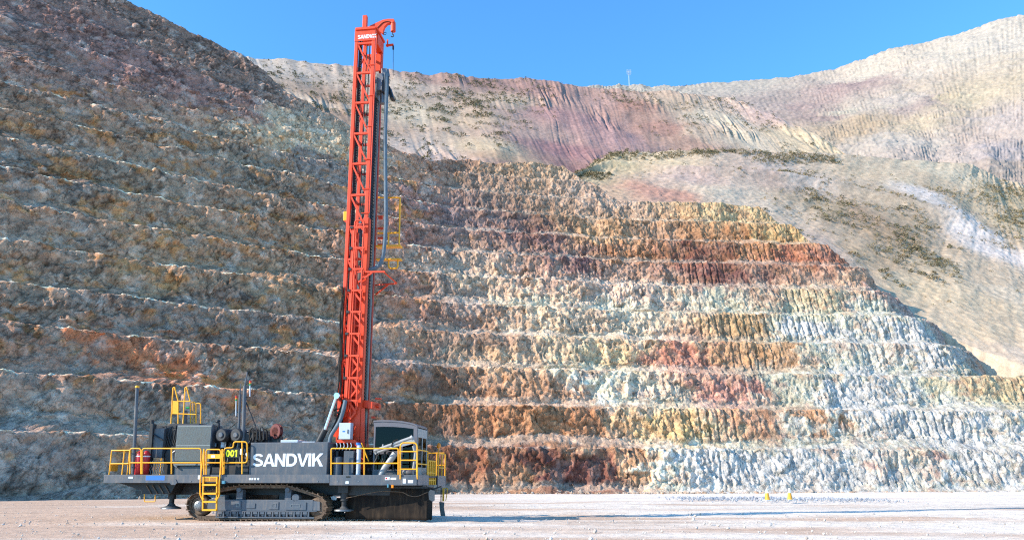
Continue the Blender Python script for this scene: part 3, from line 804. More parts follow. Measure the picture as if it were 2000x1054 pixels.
# deck: near and far side beams, cross beams, floor
def build_deck():
    m = m0 = MB()
    zb2 = LZ(700, 947, 0)
    m2 = MB()
    for m, y0, y1 in ((m, 0, 0.14), (m2, W - 0.14, W)):
        m.box((XA, y0, ZB), (XS - 0.005, y1, ZD)); m.box((XS + 0.005, y0 - 0.012, zb2), (XR, y1 - 0.012, ZD - 0.02))
    m2.box((XA, 0.14, ZB), (XA + 0.14, W - 0.14, ZD))
    m2.build("deck_beam", "deckgrey", rig, 0.012); m0.build("deck_beam", "deckgrey", rig, 0.012)
    f = MB(); f.box((XA + 0.14, 0.14, ZD - 0.09), (XS, W - 0.14, ZD - 0.03)); f.box((XS, 0.14, ZD - 0.12), (XR - 0.01, W - 0.14, ZD - 0.05))
    f.build("deck_plate", "dark", rig)
    # the frame underneath
    u = MB()
    u.box((LX(340, 950, 1.3), 1.3, 1.05), (XR - 0.6, 1.6, ZB)); u.box((LX(340, 950, 1.3), W - 1.6, 1.05), (XR - 0.6, W - 1.3, ZB))
    for px_ in (345, 450, 560, 660, 740): u.box((LX(px_, 950, 1.3) - 0.15, 1.6, 1.1), (LX(px_, 950, 1.3) + 0.15, W - 1.6, ZB))
    u.build("main_frame", "dark", rig)
    t = MB()        # sloping tail box under the left end
    y0, y1 = 0.5, 3.2
    a = LXZ([(232, 943), (277, 957), (277, 964), (333, 964), (345, 943)], 0.5)
    t.plate([(a[0][0], ZB), a[1], a[2], a[3], (a[4][0], ZB)], y0, y1)
    t.build("tail_box", "dark", rig, 0.02)
    # mud-stained ribs of the tail box
    for px_ in (287, 299, 311, 323): 
        r = MB(); p = L(px_, 947, 0.5); r.bar(p + Vector((0, -0.03, 0)), L(px_ + 9, 963, 0.5) + Vector((0, -0.03, 0)), 0.04, 0.05); r.build("tail_rib", "track", rig)
build_deck()

def railing(name, posts, bars, r=0.03, parent=rig, mat="yellow"):
    m = MB()
    for line in posts + bars: m.tube(line, r, 8)
    return m.build(name, mat, parent)

def rounded(pts, r=0.12, n=4):
    """polyline with its inner corners rounded"""
    pts = [Vector(p) for p in pts]; out = [pts[0]]
    for a, b, c in zip(pts, pts[1:], pts[2:]):
        d1 = (a - b); d2 = (c - b); q = min(r, d1.length * 0.45, d2.length * 0.45)
        s = b + d1.normalized() * q; e = b + d2.normalized() * q
        for k in range(n + 1):
            t = k / n; out.append(s * (1 - t) ** 2 + b * 2 * t * (1 - t) + e * t ** 2)
    return out + [pts[-1]]

zt = ZD
def P(u, v, c): return L(u, v, c)
# near-side handrails
ym = 0.07
railing("handrail", [], [rounded([P(254, 925, ym), P(254, 875, ym), P(275.5, 875, ym), P(275.5, 925, ym)]), rounded([P(278, 925, ym), P(278, 875, ym), P(393, 875, ym), P(393, 925, ym)]),
                         [P(254, 903, ym), P(275, 903, ym)], [P(278, 903, ym), P(393, 903, ym)], [P(335, 875, ym), P(335, 925, ym)]])
railing("handrail", [], [rounded([P(438, 925, ym), P(438, 874, ym), P(456, 874, ym), P(456, 862, ym), P(483, 862, ym), P(483, 903, ym), P(438, 903, ym)], 0.15), [P(473, 862, ym), P(473, 925, ym)]])
railing("handrail", [], [rounded([P(647, 927, ym), P(647, 875, ym), P(778, 875, ym), P(778, 927, ym)], 0.06), [P(647, 904, ym), P(778, 904, ym)], [P(711.5, 875, ym), P(711.5, 927, ym)]])
# end rail round the left end of the deck
def end_rail():
    xa = XA + 0.08; m = MB()
    zt_, zm_ = LZ(212, 879, 0.2), LZ(212, 905, 0.2)
    for z in (zt_, zm_):
        m.tube([(xa + 0.02, 0.2, z), (xa + 0.02, W - 0.1, z)], 0.028); m.tube([(xa + 0.02, 0.2, z), (P(254, 879, 0.07).x, 0.07, z)], 0.028)
    for y in (0.2, 1.5, 2.8, 4.1, W - 0.1): m.tube([(xa + 0.02, y, ZD), (xa + 0.02, y, zt_)], 0.028)
    m.tube([(P(241, 900, 0.1).x, 0.1, ZD), (P(241, 900, 0.1).x, 0.1, zt_)], 0.028)
    m.box((xa, 0.25, ZD + 0.15), (xa + 0.03, 0.75, zm_))
    m.build("handrail", "yellow", rig)
    # far-side rail
    f = MB(); yf = W - 0.07
    for z in (zt_, zm_): f.tube([(xa, yf, z), (XR - 0.1, yf, z)], 0.028)
    x = xa
    while x < XR: f.tube([(x, yf, ZD), (x, yf, zt_)], 0.028); x += 1.5
    f.build("handrail", "yellow", rig)
end_rail()

# access ladder with its gate, over the track
def access_ladder():
    c = -0.06; m = MB(); r = 0.032
    lad = MB()
    lad.tube(rounded([P(398.5, 876, c), P(391, 940, c), P(391, 966, c), P(396, 975, c), P(399, 973, c)], 0.2), r)
    lad.tube(rounded([P(434.5, 876, c), P(428.5, 940, c), P(428.5, 967, c), P(424, 975, c), P(420, 973, c)], 0.2), r)
    for u0, u1 in ((397.5, 396), (424, 423)): lad.bar(P(u0, 930, c), P(u1, 996, c), 0.05, 0.07)
    for v in (946, 963, 979, 995): lad.bar(P(396, v, c), P(423.5, v, c), 0.075, 0.14)
    lad.box(P(396.5, 939, c) - Vector((0, 0.0, 0)), P(424.5, 930, c) + Vector((0, 0.12, 0)))
    a = lad.build("access_ladder", "yellow", rig)
    g = MB()
    g.tube(rounded([P(403, 926, c), P(403, 877, c), P(431, 877, c), P(431, 926, c)], 0.1), 0.03); g.tube([P(403, 903, c), P(431, 903, c)], 0.026)
    g.tube([P(398.5, 926, c), P(398.5, 876, c)], 0.032); g.tube([P(435, 926, c), P(435, 876, c)], 0.032)
    g.box(P(404, 895, c), P(430, 886, c) + Vector((0, 0.02, 0)))
    go = g.build("ladder_gate", "yellow", rig)
    d = MB(); d.box(P(412, 892.5, c - 0.006), P(420, 888.5, c - 0.002)); d.build("decal", "white", go)
    n = MB()
    for i in range(5): n.box(P(399.5, 932 + i * 1.3, c - 0.004), P(408, 932.6 + i * 1.3, c - 0.001)); n.box(P(410, 932 + i * 1.3, c - 0.004), P(423, 932.6 + i * 1.3, c - 0.001))
    n.build("notice", "reel", a)
access_ladder()

# front corner: ladder frame, side rails, gate, beacon
def front_corner():
    c = -0.05; m = MB(); r = 0.032
    m.tube(rounded([P(782, 935, c), P(782, 864, c), P(815, 864, c), P(815, 935, c)], 0.18), r)
    for v in (881, 898, 915.5): m.tube([P(782, v, c), P(815, v, c)], 0.028)
    m.build("side_ladder", "yellow", rig)
    s = MB(); xr = XR - 0.06
    zt_, zm_ = LZ(830, 878, 0.4), LZ(830, 905, 0.4)
    for z in (zt_, zm_): s.tube([(xr, 0.1, z), (xr, 1.9, z)], 0.028)
    for y in (0.1, 1.9): s.tube([(xr, y, ZD), (xr, y, zt_)], 0.03)
    s.build("handrail", "yellow", rig)
    g = MB(); z0, z1 = LZ(842, 946, 2.2), LZ(842, 899, 2.2)
    for y in (2.0, 2.35, 2.7, 3.05, 3.4): g.tube([(xr, y, z0), (xr, y, z1)], 0.04)
    for z in (z1, (z0 + z1) / 2, z0 + 0.2): g.tube([(xr, 2.0, z), (xr, 3.4, z)], 0.03)
    g.build("front_gate", "yellow", rig)
    h = MB(); xe = XR + 0.03; y0, y1 = 3.6, 5.0
    zt2, zm2 = LZ(857, 886, 4.4), LZ(857, 913, 4.4)
    for z in (zt2, zm2): h.tube([(xe, y0, z), (xe, y1, z)], 0.028)
    for x, y in ((xe, y0), (xe, (y0 + y1) / 2), (xe, y1)): h.tube([(x, y, ZD - 0.1), (x, y, zt2)], 0.03)
    h.tube([(xe, y0, zt2), (xe, y0, LZ(858, 874, 3.6))], 0.02)
    hr = h.build("handrail", "yellow", rig)
    b = MB(); b.lathe((xe, y0, LZ(858, 874, 3.6)), (0, 0, 1), [(0, 0.09), (0.03, 0.1), (0.16, 0.09), (0.22, 0.05), (0.24, 0.01)], 14)
    b.build("beacon", "orange", rig)
    # end plates of the deck
    e = MB(); e.box((XR, 0.02, LZ(826, 947, 0.6)), (XR + 0.03, 1.85, ZD - 0.02)); e.build("end_plate", "cab", rig, 0.008)
    e = MB(); e.box((XR, 3.5, LZ(860, 951, 4)), (XR + 0.05, 5.0, ZD - 0.02))
    e.build("end_plate", "cab", rig, 0.008)
    k = MB(); k.box((XR - 0.65, -0.08, LZ(795, 947, 0)), (XR + 0.0, -0.02, LZ(795, 931, 0))); 
    kp = k.build("step_plate", "deckgrey", rig, 0.01)
    # boarding steps and flaps at the front
    st = MB(); 
    xs0, xs1, ys = XR + 0.02, LX(866, 960, 4.3), 4.3
    for v in (969, 983, 997): st.bar((xs0, ys, LZ(852, v, 4.3)), (xs1 - 0.1, ys, LZ(852, v, 4.3)), 0.04, 0.3)
    st.tube([(xs0, ys, LZ(852, 952, 4.3)), (xs0, ys, LZ(852, 999, 4.3))], 0.025)
    st.build("boarding_step", "dark", rig)
    sy = MB(); sy.bar((xs1, ys, LZ(865, 953, 4.3)), (xs1, ys, LZ(865, 978, 4.3)), 0.07, 0.1)
    sy.tube(rounded([(xs1 - 0.05, ys, LZ(865, 953, 4.3)), (xs1 + 0.2, ys, LZ(865, 953, 4.3)), (xs1 + 0.12, ys, LZ(865, 977, 4.3))], 0.05), 0.02)
    sy.build("step_rail", "yellow", rig)
    fl = MB(); pts = LP([(858, 979), (868, 980), (867, 990), (870, 1007), (861, 1007), (859, 992)], 4.3)
    fl.plate([(p.x, p.z) for p in pts], 4.27, 4.31); fl.build("mud_flap", "flap", rig)
    f2 = MB(); pts = LP([(837, 960), (841, 955), (849, 958), (849, 976), (845, 979), (838, 974)], 0.6)
    f2.plate([(p.x, p.z) for p in pts], 0.57, 0.61); f2.build("mud_flap", "flap", rig)
    ru = MB(); ru.bar(P(838, 957, 1), P(862, 949, 1), 0.06, 0.1); ru.build("flap_bracket", "dark", rig)
front_corner()

# crawler tracks
def crawler(y0, y1, face):
    nodes = [(385, 1014), (372, 1006), (364.5, 994), (363.5, 983), (367, 972), (376, 964), (400, 958.5), (434, 952), (468, 946.5), (500, 946), (558, 946), (590, 955), (622, 965.5), (633, 974),
             (638.5, 987), (636, 1000), (627, 1010.5), (613, 1016)]
    c = 0.35
    pts = [Vector((p.x, 0, p.z)) for p in LP(nodes, c)]
    zmin = min(p.z for p in pts)
    for p in pts:
        if p.z < 0.12: p.z = 0.03
    # even spacing along the closed run
    dens = []
    for a, b in zip(pts, pts[1:] + pts[:1]):
        k = max(1, int((b - a).length / 0.02)); dens += [a + (b - a) * (i / k) for i in range(k)]
    # smooth corners
    for _ in range(6): dens = [(dens[i - 2] + dens[i - 1] + dens[i] + dens[(i + 1) % len(dens)] + dens[(i + 2) % len(dens)]) / 5 for i in range(len(dens))]
    tot = sum((dens[i] - dens[i - 1]).length for i in range(len(dens))); N = 58; step = tot / N
    shoes = []; acc = 0; nxt = 0
    for i in range(len(dens)):
        if acc >= nxt and len(shoes) < N: shoes.append((dens[i], (dens[(i + 1) % len(dens)] - dens[i - 1]).normalized())); nxt += step
        acc += (dens[(i + 1) % len(dens)] - dens[i]).length
    cx = sum(p.x for p in dens) / len(dens); cz = sum(p.z for p in dens) / len(dens)
    tr = MB(); ch = MB()
    for p, d in shoes:
        nrm = Vector((d.z, 0, -d.x))
        if nrm.dot(p - Vector((cx, 0, cz))) < 0: nrm = -nrm
        def blk(mb, s0, s1, n0, n1, ya, yb):
            v = []
            for yy in (ya, yb):
                for s, n_ in ((s0, n0), (s1, n0), (s1, n1), (s0, n1)): v.append((p.x + d.x * s + nrm.x * n_, yy, p.z + d.z * s + nrm.z * n_))
            mb.add(v, [(0, 1, 2, 3), (7, 6, 5, 4), (0, 4, 5, 1), (1, 5, 6, 2), (2, 6, 7, 3), (3, 7, 4, 0)])
        blk(tr, -step * 0.44, step * 0.44, -0.03, 0.0, y0, y1)
        blk(tr, -step * 0.40, -step * 0.18, 0.0, 0.05, y0, y1)
        ym_ = (y0 + y1) / 2
        blk(ch, -step * 0.49, step * 0.49, -0.14, -0.03, y0 + 0.14, y0 + 0.22); blk(ch, -step * 0.49, step * 0.49, -0.14, -0.03, y1 - 0.22, y1 - 0.14)
        blk(ch, -0.04, 0.04, -0.12, -0.05, y0 + 0.22, y1 - 0.22)
    body = MB()
    a = lambda u, v: L(u, v, 0.35)
    x0, x1 = a(420, 0 + 980).x, a(623, 985).x
    zf0, zf1 = a(500, 997).z, a(500, 975).z
    ya, yb = y0 + 0.10, y1 - 0.10
    body.box((x0, ya, zf0), (x1 - 0.3, yb, zf1)); body.plate(LXZ([(592, 975.5), (623, 979), (623, 997), (592, 997)], 0.35), ya + 0.01, yb - 0.01)
    body.plate(LXZ([(404, 975), (421, 971), (436, 966), (436, 976), (421, 997), (400, 993)], 0.35), ya + 0.05, yb - 0.05)
    t = body.build("track_frame", "frame", None, 0.015)
    t.name = "crawler_track"; t.parent = rig
    tr.build("track_shoe", "track", t); ch.build("track_chain", "track", t)
    g = MB(); yf = y0 + 0.04
    g.box((x0 - 0.15, yf, zf0 - 0.03), (a(596, 990).x + 0.5, yb, zf0)); g.box((x0 + 0.05, yf, 0.10), (a(613, 1000).x, yf + 0.05, 0.16))
    nr = 13
    for i in range(nr + 1):
        x = x0 + 0.08 + (a(598, 1000).x - x0) * i / nr; g.box((x - 0.035, yf + 0.005, 0.16), (x + 0.035, yf + 0.05, zf0 - 0.03))
    g.build("roller_guard", "frame", t, 0.008)
    ro = MB()
    for i in range(nr):
        x = x0 + 0.08 + (a(598, 1000).x - x0) * (i + 0.5) / nr
        ro.lathe((x, yf + 0.06, 0.25), (0, 1, 0), [(0, 0.05), (0.01, 0.11), (0.12, 0.11), (0.13, 0.14), (yb - yf - 0.1, 0.14)], 14)
        ro.box((x - 0.09, yf + 0.01, 0.27), (x + 0.09, yf + 0.06, 0.38))
    ro.build("track_roller", "frame", t)
    for u_, v_, rr, nm in ((386, 987, 0.44, "sprocket"), (617, 990, 0.40, "idler_wheel")):
        s = MB(); p = a(u_, v_)
        s.lathe((p.x, y0 + 0.16, p.z), (0, 1, 0), [(0, rr * 0.75), (0.02, rr), (y1 - y0 - 0.32, rr), (y1 - y0 - 0.30, rr * 0.75)], 28)
        s.build(nm, "track", t)
    hb = MB(); p = a(386, 987); hb.lathe((p.x, y0 + 0.03, p.z), (0, 1, 0), [(0, 0.05), (0.0, 0.16), (0.03, 0.19), (0.03, 0.21), (0.14, 0.22)], 22)
    for k in range(8): hb.lathe((p.x + 0.12 * math.cos(k * math.pi / 4), y0 + 0.02, p.z + 0.12 * math.sin(k * math.pi / 4)), (0, 1, 0), [(0, 0.018), (0.02, 0.018)], 6)
    hb.build("wheel_hub", "steel", t)
    for u0, u1, uc in ((458, 470, 464), (553, 565, 559)):
        lg = MB(); lg.box((a(u0, 960).x, ya + 0.1, zf1), (a(u1, 960).x, yb - 0.1, a(u0, 956).z))
        lg.lathe((a(uc, 955).x, ya, a(uc, 956).z), (0, 1, 0), [(0, 0.10), (0.35, 0.10)], 14); lg.build("carrier_roller", "frame", t)
    lg = MB(); lg.lathe((a(575, 972).x, ya, a(575, 971).z), (0, 1, 0), [(0, 0.16), (0.3, 0.16)], 16); lg.build("tension_cylinder", "frame", t)
    for (u0, v0, u1, v1) in ((457, 978, 470, 993), (480, 982, 497, 992), (524, 979, 543, 994), (556, 980, 597, 995)):
        bx = MB(); bx.box((a(u0, v0).x, ya - 0.03, a(u0, v1).z), (a(u1, v0).x, ya, a(u0, v0).z)); bx.build("cover_plate", "frame", t, 0.01)
    for (u0, v0, u1, v1) in ((460, 982, 467, 989), (530, 982.5, 538, 990), (566, 984, 585, 990)):
        ho = MB(); q0, q1 = a(u0, v1), a(u1, v0); w = 0.02; yy0, yy1 = ya - 0.045, ya - 0.03
        ho.box((q0.x, yy0, q0.z), (q1.x, yy1, q0.z + w)); ho.box((q0.x, yy0, q1.z - w), (q1.x, yy1, q1.z))
        ho.box((q0.x, yy0, q0.z + w), (q0.x + w, yy1, q1.z - w)); ho.box((q1.x - w, yy0, q0.z + w), (q1.x, yy1, q1.z - w))
        ho.build("cover_lip", "steel", t)
    return t
crawler(0.35, 1.05, 1)
crawler(W - 1.05, W - 0.35, 1)
ax = MB(); ax.box((LX(440, 960, 1), 1.0, 0.75), (LX(480, 960, 1), W - 1.0, 1.15)); ax.build("axle", "dark", rig, 0.02)
ax = MB(); ax.box((LX(545, 960, 1), 1.0, 0.75), (LX(575, 960, 1), W - 1.0, 1.15)); ax.build("axle", "dark", rig, 0.02)

# jacks
def jack(u0, v0, v1, pad_u0, pad_u1, pv0, pv1, c):
    m = MB(); uc = (pad_u0 + pad_u1) / 2; p = L(uc, v0, c); q = L(uc, v1, c)
    m.tube([p, Vector((p.x, c, p.z * 0.35 + q.z * 0.65))], 0.17, 16); m.tube([Vector((p.x, c, p.z * 0.35 + q.z * 0.65)), Vector((p.x, c, q.z))], 0.11, 14)
    m.box((p.x - 0.22, c - 0.22, p.z - 0.25), (p.x + 0.22, c + 0.22, p.z + 0.25))
    o = m.build("levelling_jack", "dark", rig)
    r = (L(pad_u1, pv1, c).x - L(pad_u0, pv1, c).x) / 2; z0, z1 = L(uc, pv1, c).z, L(uc, pv0, c).z
    f = MB(); f.lathe((p.x, c, z0), (0, 0, 1), [(0, r), (0.06, r), ((z1 - z0) * 0.7, r * 0.45), (z1 - z0 + 0.05, r * 0.25)], 24)
    f.build("foot_pad", "steel", o)
jack(341, 944, 990, 321, 356, 984, 993, 1.1)
jack(674, 950, 992, 655, 692, 990, 997, 0.75)
jack(674, 950, 992, 655, 692, 990, 997, W - 0.8)

# rubber dust curtain round the drilling end
def curtain():
    n = 46; x0, x1 = LX(674, 1000, 1.0), LX(835.5, 1000, 0.55)
    y0, y1 = 0.55, 1.35; top = LZ(760, 951, 0.55); bot = 0.03
    path = [(x0 + (x1 - x0) * i / n, y0 + 0.45 * (1 - i / n)) for i in range(n + 1)]
    path += [(x1, y0 + (y1 - y0) * i / 24) for i in range(1, 25)]
    v = []; f = []; rows = 9
    random.seed(4)
    for j in range(rows):
        t = j / (rows - 1)
        for i, (x, y) in enumerate(path):
            w = 0.018 * math.sin(i * 0.9 + 0.6 * math.sin(i * 0.31)) * t + 0.03 * t * math.sin(i * 0.23)
            b = bot + (0.06 * abs(math.sin(i * 0.21)) + 0.02 * random.random()) * (0.6 if j == rows - 1 else 0)
            z = top + (b - top) * t
            v.append((x + (w if i > n else 0), y + (w if i <= n else 0), z))
    k = len(path)
    for j in range(rows - 1):
        for i in range(k - 1): f.append((j * k + i, j * k + i + 1, (j + 1) * k + i + 1, (j + 1) * k + i))
    m = MB(); m.add(v, f, True)
    o = m.build("dust_curtain", "curtain", rig)
    sd = o.modifiers.new("thick", 'SOLIDIFY'); sd.thickness = 0.025
    b = MB(); b.bar((x0, y0 + 0.43, top), (x1, y0 - 0.02, top), 0.08, 0.06); b.bar((x1 + 0.02, y0, top), (x1 + 0.02, y1, top), 0.08, 0.06)
    b.build("curtain_rail", "dark", rig)
    cb = MB(); cb.tube(rounded(LP([(676, 972), (720, 962), (745, 958), (787, 960), (800, 968), (815, 969), (835, 960)], 0.45), 0.3), 0.018, 6)
    cb.build("cable", "track", rig)
    un = MB(); un.box((LX(680, 950, 0.9), 0.75, 1.05), (LX(825, 950, 0.7), 1.3, ZB - 0.1)); un.build("drill_table", "dark", rig)
    fp = MB(); fp.plate(LXZ([(646, 969), (652, 967.5), (658, 971), (656, 976), (648, 975)], 1.3), 1.28, 1.34); fp.build("flap_plate", "white", rig)
curtain()

# hanging step under the tail
hs = MB(); hs.tube(rounded(LP([(282, 958), (282, 979), (303, 979), (303, 966)], 0.55), 0.05), 0.022); hs.build("hanging_step", "yellow", rig)

# engine house panel with the maker's lettering
def house():
    c0, c1 = 0.22, 3.6
    x0, x1 = LX(488, 890, c0), LX(640, 890, c0); z1 = LZ(560, 863, c0)
    m = MB(); m.box((x0, c0, ZD - 0.04), (x1, c1, z1))
    o = m.build("side_panel", "grey", rig, 0.03)
    lettering("SANDVIK", o, "lettering", LX(494, 897, c0), LX(631.5, 897, c0), LZ(560, 910, c0), LZ(560, 885, c0), c0 - 0.001, "white", 0.19)
    t = MB(); t.box((LX(548, 858, 0.6), 0.6, z1), (LX(582, 858, 0.6), 1.6, z1 + 0.12)); t.build("tank_lid", "boxgrey", rig, 0.02)
    t = MB(); t.box((LX(590, 860, 0.7), 0.7, z1), (LX(615, 860, 0.7), 1.9, z1 + 0.05))
    t.build("tank_lid", "boxgrey", rig, 0.02)
    e = MB(); random.seed(9)
    ex0, ex1 = LX(487, 845, 1.0), LX(520, 845, 1.0)
    for i in range(16):
        x = ex0 + (ex1 - ex0) * random.random(); y = 0.7 + 1.6 * random.random(); h = 0.2 + 0.5 * random.random(); w = 0.05 + 0.09 * random.random()
        if i % 3: e.box((x - w, y - w, z1 - 0.02), (x + w, y + w, z1 + h))
        else: e.tube([(x, y, z1), (x + 0.1, y, z1 + h), (x + 0.3, y + 0.1, z1 + h * 0.9), (x + 0.34, y, z1)], 0.035, 8)
    e.build("valve_bank", "dark", rig)
    for k in range(3):
        hq = MB(); x = ex0 + 0.1 + k * 0.2
        hq.tube(rounded([(x, 0.75, z1), (x + 0.05, 0.7, z1 + 0.55 - 0.1 * k), (x + 0.35, 0.7, z1 + 0.4), (x + 0.5, 0.75, z1)], 0.2), 0.022, 6); hq.build("hydraulic_hose", "black", rig)
    r = MB(); p = L(539, 842, 1.0)
    for dy in (0, 0.25): r.lathe((p.x, 0.9 + dy, p.z), (0.45, 1, 0), [(0, 0.32), (0.03, 0.34), (0.05, 0.32)], 26)
    r.lathe((p.x, 0.9, p.z), (0.45, 1, 0), [(0, 0.2), (0.28, 0.2)], 20)
    r.build("hose_reel", "reel", rig)
    bk = MB(); bk.box((p.x - 0.25, 0.95, z1 - 0.02), (p.x + 0.25, 1.25, p.z - 0.2)); bk.build("reel_bracket", "dark", rig)
house()

# cooler, engine, filters behind the left rail
def engine():
    c0 = 0.6
    x0, x1 = LX(343, 870, c0), LX(412, 870, c0); z0, z1 = LZ(378, 909, c0), LZ(378, 829, c0)
    m = MB(); m.box((x0, c0, z0), (x1, c0 + 0.9, z1)); m.box((x0 - 0.03, c0 + 0.1, ZD - 0.04), (x1, c0 + 0.8, z0))
    o = m.build("cooler", "grey", rig, 0.02)
    g = MB(); k = 46
    for i in range(k):
        x = x0 + 0.05 + (x1 - x0 - 0.1) * i / (k - 1); g.box((x - 0.008, c0 - 0.025, z0 + 0.06), (x + 0.008, c0 - 0.002, z1 - 0.08))
    for t in (0.0, 0.5, 1.0):
        zz = z0 + 0.05 + (z1 - z0 - 0.12) * t; g.box((x0 + 0.03, c0 - 0.03, zz - 0.02), (x1 - 0.03, c0 - 0.026, zz + 0.02))
    g.build("grille", "fin", o)
    e = MB()
    e.box((LX(412, 870, 1.0), 1.1, ZD - 0.04), (LX(488, 870, 1.0), 3.6, LZ(450, 838, 1.1))); e.build("engine_block", "dark", rig, 0.02)
    e = MB(); e.box((LX(318, 880, 1.2), 1.3, ZD - 0.04), (LX(344, 880, 1.2), 3.4, LZ(330, 846, 1.3))); e.build("pump_drive", "dark", rig, 0.02)
    e = MB(); e.box((LX(415, 900, 0.5), 0.5, ZD - 0.04), (LX(436, 910, 0.5), 1.1, LZ(420, 912, 0.5))); e.build("filter_box", "dark", rig, 0.02)
    e = MB(); e.box((LX(440, 910, 0.6), 0.6, ZD - 0.04), (LX(486, 910, 0.6), 1.1, LZ(460, 908, 0.6))); e.build("battery_box", "dark", rig, 0.02)
    fs = MB(); p = L(336, 888, 0.9); fs.lathe((p.x, 0.95, p.z), (0, 1, 0), [(0, 0.36), (0.04, 0.42), (0.3, 0.42)], 26); fs.build("fan_shroud", "dark", rig)
    pl = MB(); p = L(339, 890, 0.7)
    pl.tube(rounded(LP([(343, 880), (337, 884), (338, 897), (341, 908), (346, 912)], 0.62), 0.1), 0.05, 10); pl.build("coolant_pipe", "steel", rig)
    # left cabinet with its post
    cb = MB(); cb.box((LX(297, 870, 0.8), 0.8, LZ(306, 893, 0.8)), (LX(318, 870, 0.8), 1.8, LZ(306, 836, 0.8))); cb.build("cabinet", "grey", rig, 0.02)
    pt = MB(); pt.box((LX(290, 860, 0.7), 0.7, ZD - 0.04), (LX(297, 860, 0.7), 0.95, LZ(293, 827, 0.7))); pt.tube([L(297, 829, 0.82), L(297, 820, 0.82)], 0.09, 12)
    pt.box((LX(297, 835, 1.5), 1.5, LZ(330, 836, 1.5)), (LX(344, 835, 1.5), 1.7, LZ(330, 830, 1.5)))
    pt.build("support_post", "dark", rig, 0.01)
    br = MB(); br.tube(LP([(267, 826), (318, 859)], 0.75), 0.03, 8); br.build("brace", "dark", rig)
    # pipework between cabinet and cooler
    pw = MB(); random.seed(3)
    for i in range(7):
        u0 = 318 + i * 3.3; pw.tube(rounded(LP([(u0, 834 + i), (u0 + 6, 830 + (i * 7) % 9), (u0 + 9, 850 + i), (u0 + 4, 872)], 1.0), 0.1), 0.03, 6)
    pw.build("pipework", "dark", rig)
    sm = MB()
    for i in range(8): sm.tube(rounded(LP([(289 + i * 4.2, 899), (292 + i * 4, 906 + (i * 5) % 7), (288 + i * 4.2, 915), (290 + i * 4.5, 924)], 0.55), 0.05), 0.018, 6)
    sm.build("hydraulic_hose", "steel", rig)
    # extinguishing bottles
    for uc in (270.5, 282.5):
        t = MB(); p = L(uc, 924, 0.35 + (0.12 if uc > 275 else 0)); h = LZ(uc, 878, 0.4) - ZD
        t.lathe((p.x, p.y, ZD - 0.03), (0, 0, 1), [(0, 0.15), (0.02, 0.165), (h * 0.86, 0.165), (h * 0.95, 0.11), (h, 0.05)], 20)
        b = t.build("extinguisher_bottle", "tank", rig)
        l2 = MB(); l2.lathe((p.x, p.y, ZD + h * 0.72), (0, 0, 1), [(0, 0.168), (0.05, 0.168)], 20); l2.build("bottle_band", "white", b)
    # air filters
    for uc, r_ in ((431.5, 0.29), (460, 0.30)):
        f = MB(); p = L(uc, 849, 0.55)
        f.lathe((p.x, 0.55, p.z), (0.18, 1, 0), [(0, 0.24), (0.03, r_), (0.75, r_), (0.8, 0.2)], 26)
        a = f.build("air_filter", "dark", rig)
        k = MB(); k.lathe((p.x, 0.50, p.z), (0.18, 1, 0), [(0, 0.09), (0.015, 0.12), (0.06, 0.12)], 18); k.build("filter_cap", "grey", a)
    st = MB(); p = L(427, 832, 0.9); st.tube([p - Vector((0, 0, 0.3)), p + Vector((0, 0, 0.1)), p + Vector((-0.05, 0, 0.22))], 0.06, 10); st.lathe(p + Vector((-0.05, 0, 0.2)), (-0.3, 0, 1), [(0, 0.11), (0.06, 0.1)], 12); st.build("rain_cap", "dark", rig)
engine()

def engine_clutter():
    random.seed(31)
    spots = [(415, 852), (421, 868), (428, 880), (436, 868), (446, 878), (455, 868), (466, 872), (474, 882), (480, 868), (484, 890)]
    for i, (u, v) in enumerate(spots):
        m = MB(); p = L(u, v, 0.95); q = random.uniform(0.06, 0.14)
        if i % 2: m.lathe(p, (0, 0, 1), [(-q, q), (q, q), (q * 1.4, q * 0.5)], 12); m.build("oil_filter", "steel" if i % 4 == 1 else "boxgrey", rig)
        else: m.box(p - Vector((q, 0, q)), p + Vector((q, 0.2, q))); m.tube([p, p + Vector((0.1, 0, 0.25)), p + Vector((0.3, 0.05, 0.3))], 0.03, 6); m.build("valve_block", "grey", rig)
    for i in range(6):
        m = MB(); u = 413 + i * 12; m.tube(rounded(LP([(u, 850), (u + 5, 860 + (i * 7) % 9), (u + 1, 880), (u + 9, 893), (u + 6, 905)], 0.85), 0.12), 0.028, 6); m.build("hydraulic_hose", "black" if i % 2 else "steel", rig)
    for i in range(5):
        m = MB(); u = 487 + i * 6.5; m.tube(rounded(LP([(u, 860), (u + 2, 838 - (i * 5) % 9), (u + 8, 834 + (i * 3) % 7), (u + 9, 858)], 0.62), 0.1), 0.03, 6); m.build("hydraulic_hose", "dark" if i % 2 else "black", rig)
    m = MB(); z = LZ(450, 866, 1.0); m.tube([L(414, 842, 1.0), L(486, 842, 1.0)], 0.05, 8); m.build("air_pipe", "steel", rig)
engine_clutter()

